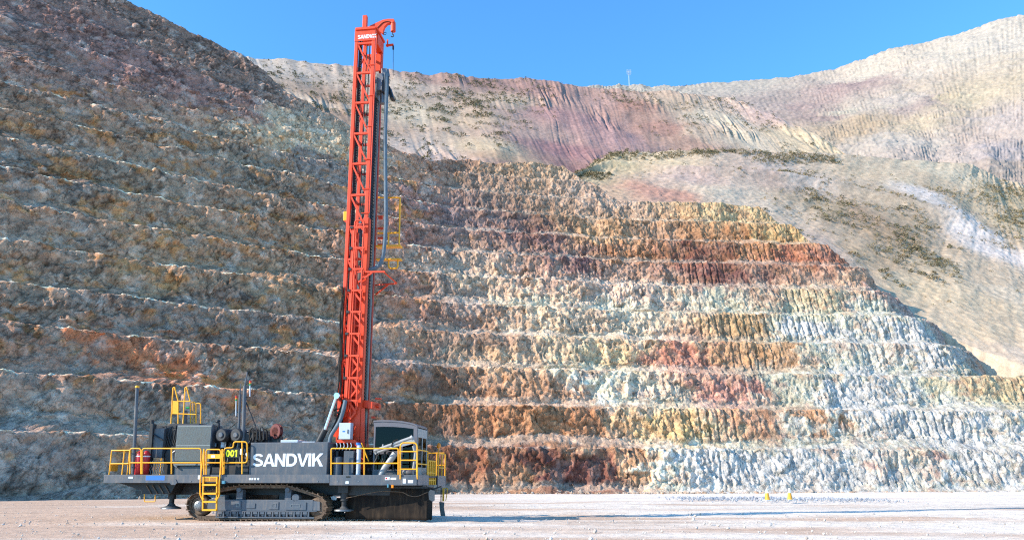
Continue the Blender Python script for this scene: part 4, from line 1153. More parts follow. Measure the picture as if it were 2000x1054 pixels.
# yellow access ladder up to the engine roof
def roof_ladder():
    c = 1.9; m = MB(); r = 0.03
    for du in (0, 23.5):
        m.tube(rounded(LP([(334 + du, 827), (338 + du, 757), (341 + du, 755.5), (348 + du, 783)], c), 0.15), r)
    m.tube(LP([(348, 783), (348, 827)], c), r); m.tube(LP([(348, 783), (372, 783)], c), r); m.tube(LP([(337, 807), (383, 809)], c), r)
    m.tube(rounded(LP([(372, 827), (372, 785), (382, 785), (382, 827)], c + 0.4), 0.1), r); m.tube(rounded(LP([(383, 827), (383, 787), (392, 787), (392, 827)], c + 0.9), 0.1), r)
    m.tube(LP([(377, 785), (377, 827)], c + 0.4), 0.02)
    m.plate(LXZ([(337, 782), (347, 783), (347, 808), (337, 807)], c), c - 0.015, c + 0.015)
    m.build("roof_ladder", "yellow", rig)
    g = MB(); g.lathe(L(364, 796, c - 0.1), (1, 0, 0), [(0, 0.05), (0.14, 0.05)], 10); g.build("lamp_lens", "green", rig)
    b = MB(); b.box((LX(334, 827, c), c - 0.1, LZ(334, 846, c)), (LX(392, 827, c), c + 1.2, LZ(334, 827, c))); b.build("engine_roof", "dark", rig, 0.02)
    e = MB(); e.lathe((LX(362, 800, 2.2), 2.2, LZ(362, 827, 2.2)), (0, 0, 1), [(0, 0.12), (0.55, 0.12), (0.6, 0.08)], 14); e.build("exhaust_stack", "grey", rig)
roof_ladder()

# poles, aerials and signal lamps
def poles():
    m = MB(); m.tube(LP([(260, 925), (268, 757)], 0.3), 0.075, 12); o = m.build("light_pole", "grey", rig)
    k = MB(); p = L(268, 757, 0.3); k.lathe(p, (0, 0, 1), [(0, 0.09), (0.07, 0.1), (0.1, 0.07)], 12); k.build("pole_cap", "yellow", o)
    a = MB(); a.tube(LP([(474.5, 862), (478.5, 753)], 0.7), 0.085, 12); a.tube(LP([(478.5, 753), (483, 726)], 0.7), 0.03, 8); a.build("aerial_mast", "grey", rig)
    b = MB(); b.tube(LP([(466.5, 836), (469, 770)], 1.1), 0.06, 10); b.tube(LP([(469, 770), (470, 749)], 1.1), 0.025, 8); b.build("aerial_mast", "grey", rig)
    s = MB(); s.tube(LP([(481, 785), (500, 834)], 0.75), 0.025, 6); s.tube(LP([(449, 835), (467, 820)], 1.1), 0.025, 6); s.tube(LP([(479, 775), (488, 774)], 0.7), 0.02, 6); s.tube(LP([(469, 815), (461, 812)], 1.1), 0.02, 6)
    s.build("aerial_brace", "dark", rig)
    for u, v0, v1, c in ((488, 774, 752, 0.7), (461, 812, 782, 1.1)):
        st = MB(); st.tube(LP([(u, v0), (u + 0.4, v1)], c), 0.03, 8); so = st.build("signal_lamp", "boxgrey", rig)
        z = L(u + 0.4, v1, c)
        for i, mt in enumerate(("green", "orange", "redlens")):
            q = MB(); q.lathe((z.x, c, z.z + 0.07 * i), (0, 0, 1), [(0, 0.05), (0.065, 0.05)], 10); q.build("lamp_lens", mt, so)
poles()

# fleet number board
def number_board():
    c = 0.03
    m = MB(); m.box((LX(440, 885, c), c, LZ(453, 893.5, c)), (LX(467, 885, c), c + 0.06, LZ(453, 875.5, c)))
    o = m.build("number_board", "sign", rig, 0.006)
    lettering("001", o, "lettering", LX(441.5, 885, c), LX(463, 885, c), LZ(453, 891.5, c), LZ(453, 878, c), c - 0.001, "digit", 0.2)
number_board()

# small plates and decals along the deck edge
def decals():
    c = -0.004
    def pl(u0, v0, u1, v1, mat, cc=c):
        m = MB(); m.box((LX(u0, v0, cc), cc - 0.004, LZ(u0, v1, cc)), (LX(u1, v0, cc), cc + 0.002, LZ(u0, v0, cc))); m.build("decal", mat, rig)
    pl(285.5, 928, 322, 937, "blue"); pl(284.5, 927.4, 323.5, 937.7, "pipe", c + 0.004)
    pl(251, 930, 260, 933.5, "white"); pl(387, 927.5, 391, 935, "white")
    for u in (486.5, 491.5, 497, 503): pl(u, 932.5, u + 3.4, 936.5, "white")
    pl(508 - 3, 931, 508 + 1, 937, "white") if False else None
    pl(752, 930.5, 761, 936.5, "white", -0.018); pl(753, 931.5, 756, 935, "tank", -0.024); pl(763, 932, 774, 936, "white", -0.018)
    pl(676, 929, 684, 932, "sign", -0.018); pl(675, 939, 681, 944, "white", -0.018)
    pl(787, 934, 793, 943, "white", -0.085); pl(797, 936.5, 807, 942.5, "white", -0.085)
    for u in (341, 372, 620, 660, 700): 
        m = MB(); p = L(u, 939, c); m.lathe((p.x, -0.02, p.z), (0, 1, 0), [(0, 0.03), (0.03, 0.03)], 8); m.build("bolt", "steel", rig)
    m = MB(); p = L(338.5, 940, 0); m.plate(LXZ([(331, 942), (334, 935), (343, 935), (346, 942), (342, 946), (335, 946)], -0.02), -0.03, -0.004); m.build("lifting_lug", "deckgrey", rig)
    m = MB(); m.box(L(433, 944, -0.1), L(441, 938, 0.0)); m.build("work_lamp", "teal", rig)
    m = MB(); m.box(L(756, 951, -0.1), L(760, 944.5, 0.0)); m.build("work_lamp", "teal", rig)
    m = MB(); m.box(L(764, 952, -0.06), L(769, 946, 0.0)); m.build("marker_lamp", "orange", rig)
decals()
# ------------------------------------------------------------------ the mast
MC0, MC1 = 1.35, 2.75
mxl = LX(677, 480, MC0); mxr = LX(712.5, 480, MC0)
mz0 = LZ(700, 868, MC0); mz1 = LZ(716, 56, MC0)

def build_mast():
    w = 0.16
    m = MB()
    m.box((mxl - w / 2, MC0, mz0), (mxl + w / 2, MC0 + w, mz1)); m.box((mxr - w / 2, MC0, mz0), (mxr + w / 2, MC0 + w, mz1))
    m.box((mxl - w / 2, MC1 - w, mz0), (mxl + w / 2, MC1, mz1))
    mast = m.build("mast", "red", rig, 0.01)
    # broad reinforcement on the lower half of the right-hand chord
    rb = MB(); rb.box((mxr + w / 2, MC0 + 0.02, mz0 - 0.6), (mxr + w / 2 + 0.07, MC0 + 0.3, LZ(720, 425, MC0))); rb.box((mxr - w / 2 - 0.04, MC0 - 0.012, mz0 - 0.6), (mxr + w / 2 + 0.04, MC0, LZ(720, 425, MC0)))
    rb.build("chord_plate", "red", mast)
    fr = MB(); fr.box((mxr - w / 2, MC1 - w, mz0 - 0.4), (mxr + w / 2, MC1, mz1)); fr.build("rear_chord", "redfar", mast, 0.01)
    # lacing
    zs = [LZ(720, v, MC0) for v in (83.5, 141, 199, 259, 318, 379)]
    zs.reverse()
    step = zs[1] - zs[0]
    low = []
    z = zs[0] - step
    while z > mz0: low.append(z); z -= step
    zs = low[::-1] + zs
    b = MB(); yf = MC0 + 0.06
    for i, z in enumerate(zs):
        b.box((mxl + w / 2, yf - 0.05, z - 0.05), (mxr - w / 2, yf + 0.05, z + 0.05))
        if i: b.bar((mxl + w / 2, yf, z - 0.04), (mxr - w / 2, yf, zs[i - 1] + 0.05), 0.075, 0.075)
    b.build("front_lacing", "red", mast)
    s = MB()
    for xs, yy in ((mxl, 0), (mxr, 0)):
        for i, z in enumerate(zs):
            if xs == mxl: s.box((xs - 0.05, MC0 + w, z - 0.05), (xs + 0.05, MC1 - w, z + 0.05))
            if i and xs == mxl:
                a, c = (MC0 + w, MC1 - w) if i % 2 else (MC1 - w, MC0 + w)
                s.bar((xs, a, z - 0.04), (xs, c, zs[i - 1] + 0.04), 0.07, 0.07)
    for i, z in enumerate(zs):
        s.box((mxl + w / 2, MC1 - 0.11, z - 0.05), (mxr - w / 2, MC1 - 0.01, z + 0.05))
    s.build("side_lacing", "redfar", mast)
    # feed chains, toothed rack and the pipe string
    c = MB()
    for xx, yy, r in ((mxl + 0.14, MC0 + 0.45, 0.03), (mxl + 0.30, MC0 + 0.75, 0.025), (mxl + 0.42, MC0 + 0.8, 0.025)):
        c.tube([(xx, yy, mz0), (xx, yy, mz1 - 0.4)], r, 6)
    c.box((mxl + 0.09, MC0 + 0.17, mz0), (mxl + 0.15, MC0 + 0.34, mz1 - 0.5))
    z = mz0
    while z < mz1 - 0.6:
        c.box((mxl + 0.15, MC0 + 0.2, z), (mxl + 0.20, MC0 + 0.3, z + 0.06)); z += 0.13
    c.build("feed_chain", "dark", mast)
    rk = MB(); xr_ = mxr + 0.05; rk.box((xr_ - 0.06, MC0 + 0.55, mz0 - 0.7), (xr_ + 0.02, MC0 + 0.75, LZ(745, 190, 2)))
    z = mz0 - 0.7; zt_ = LZ(745, 190, 2)
    while z < zt_: rk.box((xr_ + 0.02, MC0 + 0.57, z), (xr_ + 0.06, MC0 + 0.73, z + 0.07)); z += 0.15
    rk.build("feed_rack", "dark", mast)
    p = MB(); xp, yp = mxr + 0.06, MC0 + 0.90
    z = mz0 - 1.2; top = LZ(745, 195, 2.1)
    p.tube([(xp, yp, z), (xp, yp, top)], 0.085, 14)
    k = z
    while k < top: p.tube([(xp, yp, k), (xp, yp, k + 0.35)], 0.10, 14); k += 7.6
    p.build("drill_pipe", "pipe", mast)
    bl = MB(); bl.box((mxr - 0.06, MC1 - 0.30, mz0 - 0.6), (mxr + 0.0, MC1 - 0.17, LZ(745, 200, 2.5))); bl.build("dark_gap_strip", "black", mast)  # black strip added as the dark gap beside the rear chord
    # service line down the right-hand edge
    sl = MB()
    x = mxr + 0.16
    for v0, v1 in ((70, 126), (126, 186), (186, 246), (246, 310), (310, 368), (368, 415)):
        z0, z1 = LZ(740, v1, MC0), LZ(740, v0, MC0)
        sl.tube([(x, MC0 - 0.02, z0), (x, MC0 - 0.02, z1)], 0.022, 6); sl.tube([(x, MC0 - 0.02, z0), (mxr - 0.25, MC0 - 0.02, z0)], 0.02, 6)
    sl.tube([(x, MC0 - 0.02, LZ(740, 70, MC0)), (mxr - 0.05, MC0 - 0.02, LZ(740, 70, MC0))], 0.022, 6)
    sl.build("grease_line", "red", mast)
    # crown
    zc0 = LZ(716, 80, MC0); cr = MB()
    cr.box((mxl - w / 2 - 0.01, MC0 - 0.02, zc0), (mxr + w / 2 + 0.01, MC0 - 0.002, mz1 + 0.01))
    cr.box((mxl - w / 2, MC0, mz1 + 0.002), (mxr + w / 2 + 0.06, MC1 + 0.02, mz1 + 0.1))
    cr.box((mxl - w / 2 + 0.02, MC0 + 0.02, mz1 - 0.12), (mxr + w / 2 - 0.02, MC1 - 0.02, mz1 - 0.002))
    cr.bar((mxl - 0.06, MC0 - 0.05, mz1 - 0.03), (mxr + 0.07, MC0 - 0.05, mz1 - 0.03), 0.1, 0.06)
    cr.box((mxl + 0.1, MC1 - 0.3, mz1 - 1.7), (mxr + 0.1, MC1 - 0.2, mz1 - 0.75))
    cr.box((mxr - 0.2, MC0 + 0.3, mz1 - 0.7), (mxr + 0.12, MC1 - 0.2, mz1 - 0.12))
    cro = cr.build("crown", "red", mast, 0.01)
    lettering("SANDVIK", cro, "lettering", LX(699, 71, MC0 - 0.02), LX(735.5, 71, MC0 - 0.02), LZ(716, 75.5, MC0 - 0.02), LZ(716, 68, MC0 - 0.02), MC0 - 0.021, "white", 0.21)
    sv = MB()
    for xx in (mxl + 0.35, mxl + 0.6): sv = MB(); sv.lathe((xx, MC0 + 0.5, mz1 + 0.12), (1, 0, 0), [(0, 0.16), (0.06, 0.16)], 20); sv.build("sheave", "dark", mast)
    sp = MB(); cc = MC0 + 0.45; sp.box((LX(707.5, 50, cc), cc, mz1 + 0.1), (LX(715.5, 50, cc), cc + 0.2, LZ(711, 30, cc))); sp.build("crown_post", "red", mast, 0.012)
    # jib with its hoist
    cj = MC0 + 0.75; j = MB()
    out = [(722, 53), (736, 46.5), (748.5, 40.8), (758, 39), (770, 39), (771.5, 46), (764, 46.5), (757, 48.5), (752, 54), (749.5, 61), (748.5, 68), (741, 62), (733, 56)]
    j.plate(LXZ(out, cj), cj - 0.09, cj + 0.09); jo = j.build("jib", "red", mast, 0.01)
    h = MB(); p = L(768, 45, cj); q = L(768, 62, cj); h.tube([p, q], 0.125, 16); h.build("hoist", "red", mast)
    hk = MB(); p = L(766.5, 63, cj)
    hk.tube([p + Vector((0, 0, 0.05)), p - Vector((0, 0, 0.12))], 0.02, 6)
    hk.tube([p + Vector((0.07 * math.sin(a), 0, -0.2 + 0.07 * math.cos(a))) for a in [k * 0.45 for k in range(0, 11)]], 0.025, 6)
    hk.build("hook", "dark", mast)
    lh = MB(); lh.tube(rounded(LP([(735, 57), (742, 50), (748, 44), (757, 42), (768, 45)], cj - 0.11), 0.3), 0.018, 6); lh.tube([L(752, 66, cj) + Vector((0.07 * math.cos(a), 0, 0.07 * math.sin(a))) for a in [k * 0.6 for k in range(10)]], 0.015, 5); lh.build("hoist_line", "black", mast)
    cw = MC1 - 0.1; sa = MB(); sa.bar(L(754, 89.5, cw), L(768.5, 87.8, cw), 0.09, 0.09); sa.bar(L(757, 78, cw), L(757, 92, cw), 0.06, 0.06); sa.build("cable_arm", "red", mast)
    cb = MB(); cb.tube(LP([(768, 88), (767.8, 150)], cw), 0.015, 5); cb.tube(LP([(768, 90), (768, 97)], cw), 0.045, 8); cb.build("winch_cable", "dark", mast)
    # rotary head riding the mast
    ch = MC0 + 0.75; rh = MB()
    def bx(mb, u0, v0, u1, v1, y0, y1): mb.box((LX(u0, v0, ch), y0, LZ(u0, v1, ch)), (LX(u1, v0, ch), y1, LZ(u0, v0, ch)))
    bx(rh, 738, 150, 752, 182, ch - 0.3, ch + 0.3); bx(rh, 747, 138, 758, 152, ch - 0.2, ch + 0.2); bx(rh, 735, 158, 741, 196, ch - 0.4, ch + 0.4)
    rh.tube(LP([(748, 182), (747.5, 203)], ch), 0.14, 16); rh.tube(LP([(752, 160), (752, 142), (757, 137), (759, 150)], ch), 0.07, 10)
    rho = rh.build("rotary_head", "steel", mast, 0.012)
    mo = MB(); bx(mo, 750, 163, 758, 186, ch - 0.35, ch + 0.2); mo.plate(LXZ([(757, 168), (762, 170), (769, 192), (762, 193)], ch), ch - 0.1, ch + 0.3); mo.tube(LP([(756, 150), (757, 163)], ch - 0.2), 0.10, 12)
    mo.build("drive_motor", "dark", rho, 0.01)
    # rotary hose: down the right of the mast, round and up inside
    chs = MC0 + 0.3
    hose = MB()
    run = LP([(754, 143), (755.5, 165), (754.5, 200), (752.5, 260), (752.5, 320), (753.5, 380), (754, 430), (752, 470), (748.5, 500), (743, 515), (735, 523), (724, 526.5), (714, 525), (707, 520), (703.5, 505), (702, 470), (703, 445), (706, 432)], chs)
    hose.tube(rounded(run, 0.4, 5), 0.09, 12)
    ho = hose.build("rotary_hose", "hose", mast)
    # hose cage on the lower half of the front
    cg = MB(); yc = MC0 - 0.16
    zt2, zb2 = LZ(700, 430, yc), LZ(690, 800, yc)
    xa, xb = LX(691, 480, yc), LX(709, 480, yc)
    cg.tube(rounded([(xa, yc, zb2), (xa, yc, zt2), (xb, yc, zt2), (xb, yc, zb2)], 0.15), 0.035, 8)
    cg.tube(rounded([(xa + 0.09, yc, zb2), (xa + 0.09, yc, zt2 - 0.2), (xb - 0.09, yc, zt2 - 0.2)], 0.12), 0.03, 8)
    cg.box((xa - 0.14, yc + 0.02, zb2 - 0.3), (xa - 0.02, yc + 0.12, zt2 - 0.3)); cg.box((xa + 0.14, yc + 0.05, zb2 - 0.3), (xa + 0.2, yc + 0.1, zt2 - 0.6))
    zz = zt2 - 0.35; i = 0
    while zz > zb2:
        cg.box((xa - 0.08, yc - 0.03, zz - 0.045), (xb + 0.06, yc + 0.05, zz + 0.045))
        cg.plate([(xb - 0.16, zz - 0.05), (xb + 0.08, zz - 0.05), (xb + 0.08, zz - 0.28)], yc - 0.01, yc + 0.02)
        if i > 2: cg.bar((xa + 0.1, yc + 0.04, zz - 0.08), (xb - 0.02, yc + 0.04, zz - 0.48), 0.09, 0.05)
        if i > 5: cg.bar((xb - 0.02, yc + 0.04, zz - 0.5), (xa + 0.1, yc + 0.04, zz - 0.9), 0.08, 0.05)
        zz -= 1.0; i += 1
    cgo = cg.build("hose_guide", "red", mast)
    zz = zt2 - 0.35
    while zz > zb2: ck = MB(); ck.box((xa - 0.2, yc - 0.06, zz - 0.05), (xa - 0.06, yc + 0.03, zz + 0.06)); ck.build("pipe_clamp", "dark", cgo); zz -= 1.0
    # bundle of hoses along the left edge
    bh = MB(); random.seed(12)
    for k in range(3):
        pts = []
        for i in range(14):
            v = 560 + i * 17; pts.append(L(668 - (v - 560) * 0.035 + random.uniform(-1.5, 1.5) + k * 2.2, v, MC0 - 0.05 - 0.04 * k))
        bh.tube(pts, 0.03, 6)
    bh.build("hose_bundle", "black", mast)
    # sheet-metal backing in the lower half
    bp = MB(); bp.box((mxl + 0.1, MC0 + 0.4, mz0 - 0.4), (mxr - 0.1, MC0 + 0.45, LZ(700, 560, MC0))); bp.build("backing_plate", "red", mast)
    # triangular outrigger brackets
    br = MB(); y0, y1 = MC0 - 0.1, MC1
    q = lambda u, v, c: L(u, v, c)
    br.bar(q(697, 531, MC0 - 0.1), q(752, 530.5, MC0 - 0.1), 0.07, 0.07); br.bar(q(700, 551, MC0 - 0.1), q(727, 532, MC0 - 0.1), 0.07, 0.07)
    br.bar(q(750, 531.5, MC0 - 0.1), q(775, 553, MC0 + 0.6), 0.06, 0.06); br.bar(q(733, 556.5, MC1), q(774, 553.5, MC0 + 0.6), 0.06, 0.06); br.bar(q(734, 575, MC1), q(758, 556, MC1 - 0.4), 0.06, 0.06)
    br.build("hose_bracket", "red", mast)
    # service platform
    cs = MC1 + 0.15; sp = MB()
    sp.tube(rounded(LP([(738, 386), (781.5, 386), (779.5, 481)], cs), 0.06), 0.042, 8); sp.tube(LP([(738, 455.5), (780, 454.5)], cs), 0.045, 8); sp.tube(LP([(759, 455), (758.5, 481)], cs), 0.04, 8)
    sp.bar(L(736, 482.5, cs), L(784, 481.5, cs), 0.08, 0.4); sp.bar(L(736, 507.5, cs), L(784, 507, cs), 0.07, 0.3)
    sp.tube(rounded(LP([(759, 508), (759, 524), (777, 524), (777, 508)], cs), 0.15), 0.042, 8)
    sp.build("service_platform", "yellow", mast)
    for v in (421, 425): sb = MB(); sb.box((LX(739, v, MC1), MC1, LZ(739, v + 3, MC1)), (LX(747, v, MC1), MC1 + 0.1, LZ(739, v, MC1))); sb.build("platform_bracket", "red", mast)
    for v0 in (446, 465, 478): sb = MB(); sb.bar(L(738, v0, MC1), L(749, v0, MC1), 0.09, 0.09); sb.build("platform_bracket", "red", mast)
    yb = MB(); yb.box((LX(669, 420, MC0), MC0 + 0.1, LZ(672, 429, MC0)), (LX(678.5, 420, MC0), MC0 + 0.4, LZ(672, 411, MC0))); ybo = yb.build("lamp_box", "yellow", mast, 0.015)
    ybb = MB(); ybb.plate(LXZ([(669, 429), (679, 429), (679, 436)], MC0), MC0 + 0.1, MC0 + 0.35); ybb.build("lamp_bracket", "red", mast)
    # breakout clamp
    cl = MB(); c2 = MC0 + 0.7
    for (u0, v0, u1, v1, a, b_) in ((713, 783, 726, 797, 0.3, 1.1), (726, 786, 737, 799, 0.2, 1.2), (735, 777, 745, 779.5, 0.5, 0.8), (736, 792, 745, 794, 0.4, 0.6), (733, 789, 742, 796, 0.6, 0.9), (728, 813, 734, 817, 0.5, 0.7)):
        cl.box((LX(u0, v0, c2), MC0 + a, LZ(u0, v1, c2)), (LX(u1, v0, c2), MC0 + b_, LZ(u0, v0, c2)))
    cl.build("breakout_clamp", "red", mast, 0.01)
    # mast foot: side plates, cross plates and the pivot
    ft = MB()
    ft.plate(LXZ([(664, 735), (655.5, 767), (660, 778), (661, 796), (656, 812), (646, 834), (648, 852), (690, 856), (690, 800), (672, 760), (670, 735)], MC0 - 0.05), MC0 + 0.18, MC0 + 0.24)
    ft.plate(LXZ([(684, 800), (712, 796), (711, 930), (697, 900), (684, 860)], MC0), MC0 + 0.02, MC0 + 0.08)
    ft.box((mxl - 0.1, MC0 + 0.1, mz0 - 1.1), (mxr + 0.15, MC1, mz0 - 0.75)); ft.box((mxr - 0.12, MC0 + 0.0, mz0 - 1.2), (mxr + 0.12, MC1, mz0 + 0.1)); ft.box((mxl - 0.12, MC0 + 0.3, mz0 - 1.2), (mxl + 0.12, MC1, mz0 + 0.1))
    ft.plate(LXZ([(658, 858), (694, 858), (706, 872), (706, 880), (690, 865), (658, 864)], MC0 - 0.35), MC0 - 0.4, MC0 - 0.02)
    ft.build("mast_foot", "red", mast, 0.008)
    return mast
mast = build_mast()

def around_mast():
    # raising cylinders
    for c in (0.95, MC1 + 0.5):
        m = MB(); m.tube(LP([(635, 838), (618, 872)], c), 0.14, 14); m.box(L(616, 876, c - 0.2), L(630, 862, c + 0.2)); o = m.build("raising_cylinder", "dark", rig)
        r = MB(); r.tube(LP([(657.5, 773), (634, 841)], c), 0.075, 12); r.lathe(L(657.5, 772, c - 0.12), (0, 1, 0), [(0, 0.13), (0.24, 0.13)], 14); r.build("cylinder_rod", "chrome", o)
    # armoured hose bundle
    for k, dc in enumerate((0, 0.12, 0.2)):
        h = MB(); pts = LP([(675 - k * 3, 781 + k * 4), (671 - k * 3, 800), (664 - k * 3, 822), (654 - k * 2, 838), (646 - k, 850), (642 + k * 3, 872)], 0.95 + dc)
        h.tube(rounded(pts, 0.4, 5), 0.085 if k == 0 else 0.06, 10); h.build("armoured_hose", "hose" if k == 0 else "black", rig)
    for k in range(3): lo = MB(); lo.tube([L(662, 801 + k * 3, 1.0) + Vector((0.2 * math.cos(a), 0.1 * math.sin(a), 0.09 * math.sin(a + k))) for a in [i * 0.5 for i in range(13)]], 0.025, 6); lo.build("hose_loop", "black", rig)
    # pale electric cabinet on its red tray
    c = 0.75; b = MB(); b.box((LX(662, 840, c), c, LZ(672, 857, c)), (LX(684.5, 840, c), c + 0.35, LZ(672, 825, c))); o = b.build("electric_cabinet", "boxgrey", rig, 0.012)
    k = MB(); k.box((LX(679, 840, c), c - 0.03, LZ(679, 846, c)), (LX(680.2, 840, c), c, LZ(679, 838, c))); k.build("door_handle", "dark", o)
    l = MB(); l.box((LX(669, 840, c), c - 0.004, LZ(679, 843, c)), (LX(674, 840, c), c + 0.001, LZ(679, 840.5, c))); l.build("decal", "blue", o)
    # valve gear, tanks and pumps on the deck beneath
    v = MB(); random.seed(21)
    for i in range(26):
        u = random.uniform(652, 735); vv = random.uniform(868, 924); w = random.uniform(2, 6); h = random.uniform(3, 9); cc = random.uniform(0.9, 1.5)
        v.box((LX(u, vv, cc), cc, max(LZ(u, vv + h, cc), ZD)), (LX(u + w, vv, cc), cc + 0.25, LZ(u, vv, cc)))
    v.box((LX(650, 900, 1.6), 1.6, ZD - 0.05), (LX(735, 900, 1.6), 2.0, LZ(700, 872, 1.6)))
    v.build("valve_gear", "dark", rig)
    for uc, r, v1, mt in ((660, 0.20, 891, "grey"), (699.5, 0.10, 868, "boxgrey"), (657, 0.06, 880, "dark")):
        t = MB(); p = L(uc, 920, 0.6); t.lathe((p.x, 0.6, ZD - 0.05), (0, 0, 1), [(0, r), (LZ(uc, v1, 0.6) - ZD, r), (LZ(uc, v1, 0.6) - ZD + 0.05, r * 0.7)], 18); t.build("accumulator", mt, rig)
    bx = MB(); bx.box((LX(671, 900, 0.45), 0.45, ZD - 0.05), (LX(690, 900, 0.45), 0.8, LZ(680, 880, 0.45))); bx.build("control_box", "grey", rig, 0.012)
    hh = MB()
    for i in range(9): 
        u = 655 + i * 6; hh.tube(rounded(LP([(u, 866), (u + 3, 874 + (i * 5) % 8), (u - 2, 884), (u + 2, 893)], 0.85), 0.08), 0.022, 6)
    hh.build("hydraulic_hose", "black", rig)
    for i in range(5): h2 = MB(); h2.tube(rounded(LP([(657 + i * 7, 864), (659 + i * 7, 870), (655 + i * 7, 878)], 0.8), 0.06), 0.02, 6); h2.build("hydraulic_hose", "boxgrey", rig)
    cp = MB(); p = L(700, 867, 0.6); cp.lathe((p.x, 0.6, p.z - 0.03), (0, 0, 1), [(0, 0.1), (0.1, 0.1)], 14); cp.build("blue_cap", "blue", rig)
    lv = MB(); lv.tube(LP([(706, 864), (720, 900)], 0.9), 0.03, 6); lv.build("lever", "yellow", rig)
    for (u0, v0, u1, v1) in ((738, 905, 762, 908), (742, 911, 765, 914)): rb = MB(); rb.box((LX(u0, v0, 1.3), 1.3, LZ(u0, v1, 1.3)), (LX(u1, v0, 1.3), 1.5, LZ(u0, v0, 1.3))); rb.build("red_manifold", "red", rig)
    db = MB(); db.box((LX(730, 915, 0.9), 0.9, ZD - 0.05), (LX(778, 915, 0.9), 1.4, LZ(750, 918, 0.9))); db.build("deck_box", "grey", rig, 0.01)
around_mast()

# ------------------------------------------------------------------ the cab
def build_cab():
    c0 = 0.95; depth = 1.75
    x0, x1 = LX(729.5, 870, c0), LX(815, 870, c0)
    zb = ZD - 0.04
    def zt_(u, v): return LZ(u, v, c0)
    top = [(729.5, 824.0), (745, 823), (765, 823.4), (785, 825), (800, 827.5), (810, 830.5), (815, 833.5)]
    T = LXZ(top, c0)
    wu0, wu1 = 732.5, 807
    wt = LXZ([(732.5, 833), (750, 832.6), (770, 833), (790, 834.5), (807, 837)], c0)
    def col(u): return LX(u, 870, c0)
    th = 0.07
    m = MB()
    # near side: header above the window, posts, sill
    hdr = [T[0]] + T[1:5] + [(col(807), zt_(807, 829.6))] + [(col(807), wt[-1][1])] + wt[::-1][1:] + [(x0, wt[0][1])]
    m.plate(hdr, c0, c0 + th)
    m.plate([(x0, zb), (col(732.5), zb), (col(732.5), wt[0][1]), (x0, wt[0][1])], c0, c0 + th)
    m.plate([(col(807), zb), (x1, zb), T[6], T[5], (col(807), zt_(807, 829.6))], c0, c0 + th)
    m.box((col(732.5), c0, zb), (col(807), c0 + th, zt_(770, 916)))
    m.box((col(783.5), c0 + 0.002, zt_(785, 916)), (col(786.5), c0 + th - 0.002, zt_(785, 872))); m.box((col(732.5), c0 + 0.002, zt_(760, 886)), (col(783.5), c0 + th - 0.002, zt_(760, 880)))
    # far side and back
    m.plate([(x0, zb), (x1, zb), T[6], T[5], T[4], T[3], T[2], T[1], T[0]], c0 + depth - th, c0 + depth) if False else None
    zlow = zt_(770, 884)
    m.box((x0, c0 + depth - th, zb), (x1, c0 + depth, zlow)); m.box((x0 + 0.1, c0 + depth - th + 0.002, zt_(770, 846)), (x1 - 0.1, c0 + depth - 0.002, T[4][1] - 0.12)); m.box((x0 + th, c0 + depth - 0.2, T[4][1] - 0.125), (x1 - th, c0 + th, T[4][1] - 0.12))
    for xx in (x0, (x0 + x1) / 2 - 0.05, x1 - 0.1): m.box((xx, c0 + depth - th, zlow), (xx + 0.1, c0 + depth, T[4][1] - 0.12))
    m.box((x0, c0 + th, zb), (x0 + th, c0 + depth - th, zlow)); m.box((x0, c0 + th, T[0][1] - 0.35), (x0 + th, c0 + depth - th, T[0][1] - 0.08))
    # black liner added so the interior looks unlit behind the glass
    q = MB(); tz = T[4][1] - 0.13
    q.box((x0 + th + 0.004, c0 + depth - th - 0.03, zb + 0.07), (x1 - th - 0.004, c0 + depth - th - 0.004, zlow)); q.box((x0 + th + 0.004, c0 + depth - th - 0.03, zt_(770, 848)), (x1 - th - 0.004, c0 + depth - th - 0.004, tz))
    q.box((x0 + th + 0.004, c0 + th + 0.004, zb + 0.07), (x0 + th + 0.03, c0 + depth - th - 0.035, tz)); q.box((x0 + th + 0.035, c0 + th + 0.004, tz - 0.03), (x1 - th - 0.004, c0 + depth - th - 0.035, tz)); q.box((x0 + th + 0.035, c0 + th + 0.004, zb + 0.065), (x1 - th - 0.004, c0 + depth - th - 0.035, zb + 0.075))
    # floor
    m.box((x0 + th, c0 + th, zb), (x1 - th, c0 + depth - th, zb + 0.06))
    cab = m.build("cab", "cab", rig, 0.012)
    q.build("cab_shade_liner", "black", cab)
    # front (right-hand) face: frame with a tall pane
    f = MB(); zt1 = T[6][1]
    f.box((x1 - th, c0 + th, zt1 - 0.42), (x1, c0 + depth, zt1 - 0.04)); f.box((x1 - th, c0 + th, zb), (x1, c0 + depth, zb + 0.35))
    f.box((x1 - th, c0 + th, zb + 0.35), (x1, c0 + th + 0.08, zt1 - 0.42)); f.box((x1 - th, c0 + depth - 0.1, zb + 0.35), (x1, c0 + depth, zt1 - 0.42)); f.box((x1 - th, c0 + 0.85, zb + 0.35), (x1, c0 + 0.93, zt1 - 0.42))
    f.build("front_frame", "boom", cab, 0.01)
    r = MB()
    n = len(T)
    v = []
    for y in (c0 - 0.03, c0 + depth + 0.03):
        for x, z in T: v.append((x, y, z + 0.002))
        for x, z in T: v.append((x, y, z + 0.075))
    fc = []
    for i in range(n - 1):
        fc += [(i, i + 1, 2 * n + i + 1, 2 * n + i), (n + i, 3 * n + i, 3 * n + i + 1, n + i + 1), (i, n + i, n + i + 1, i + 1), (2 * n + i, 2 * n + i + 1, 3 * n + i + 1, 3 * n + i)]
    fc += [(0, 2 * n, 3 * n, n), (n - 1, 2 * n - 1, 4 * n - 1, 3 * n - 1)]
    r.add(v, fc); r.build("roof", "cab", cab, 0.01)
    g = MB()
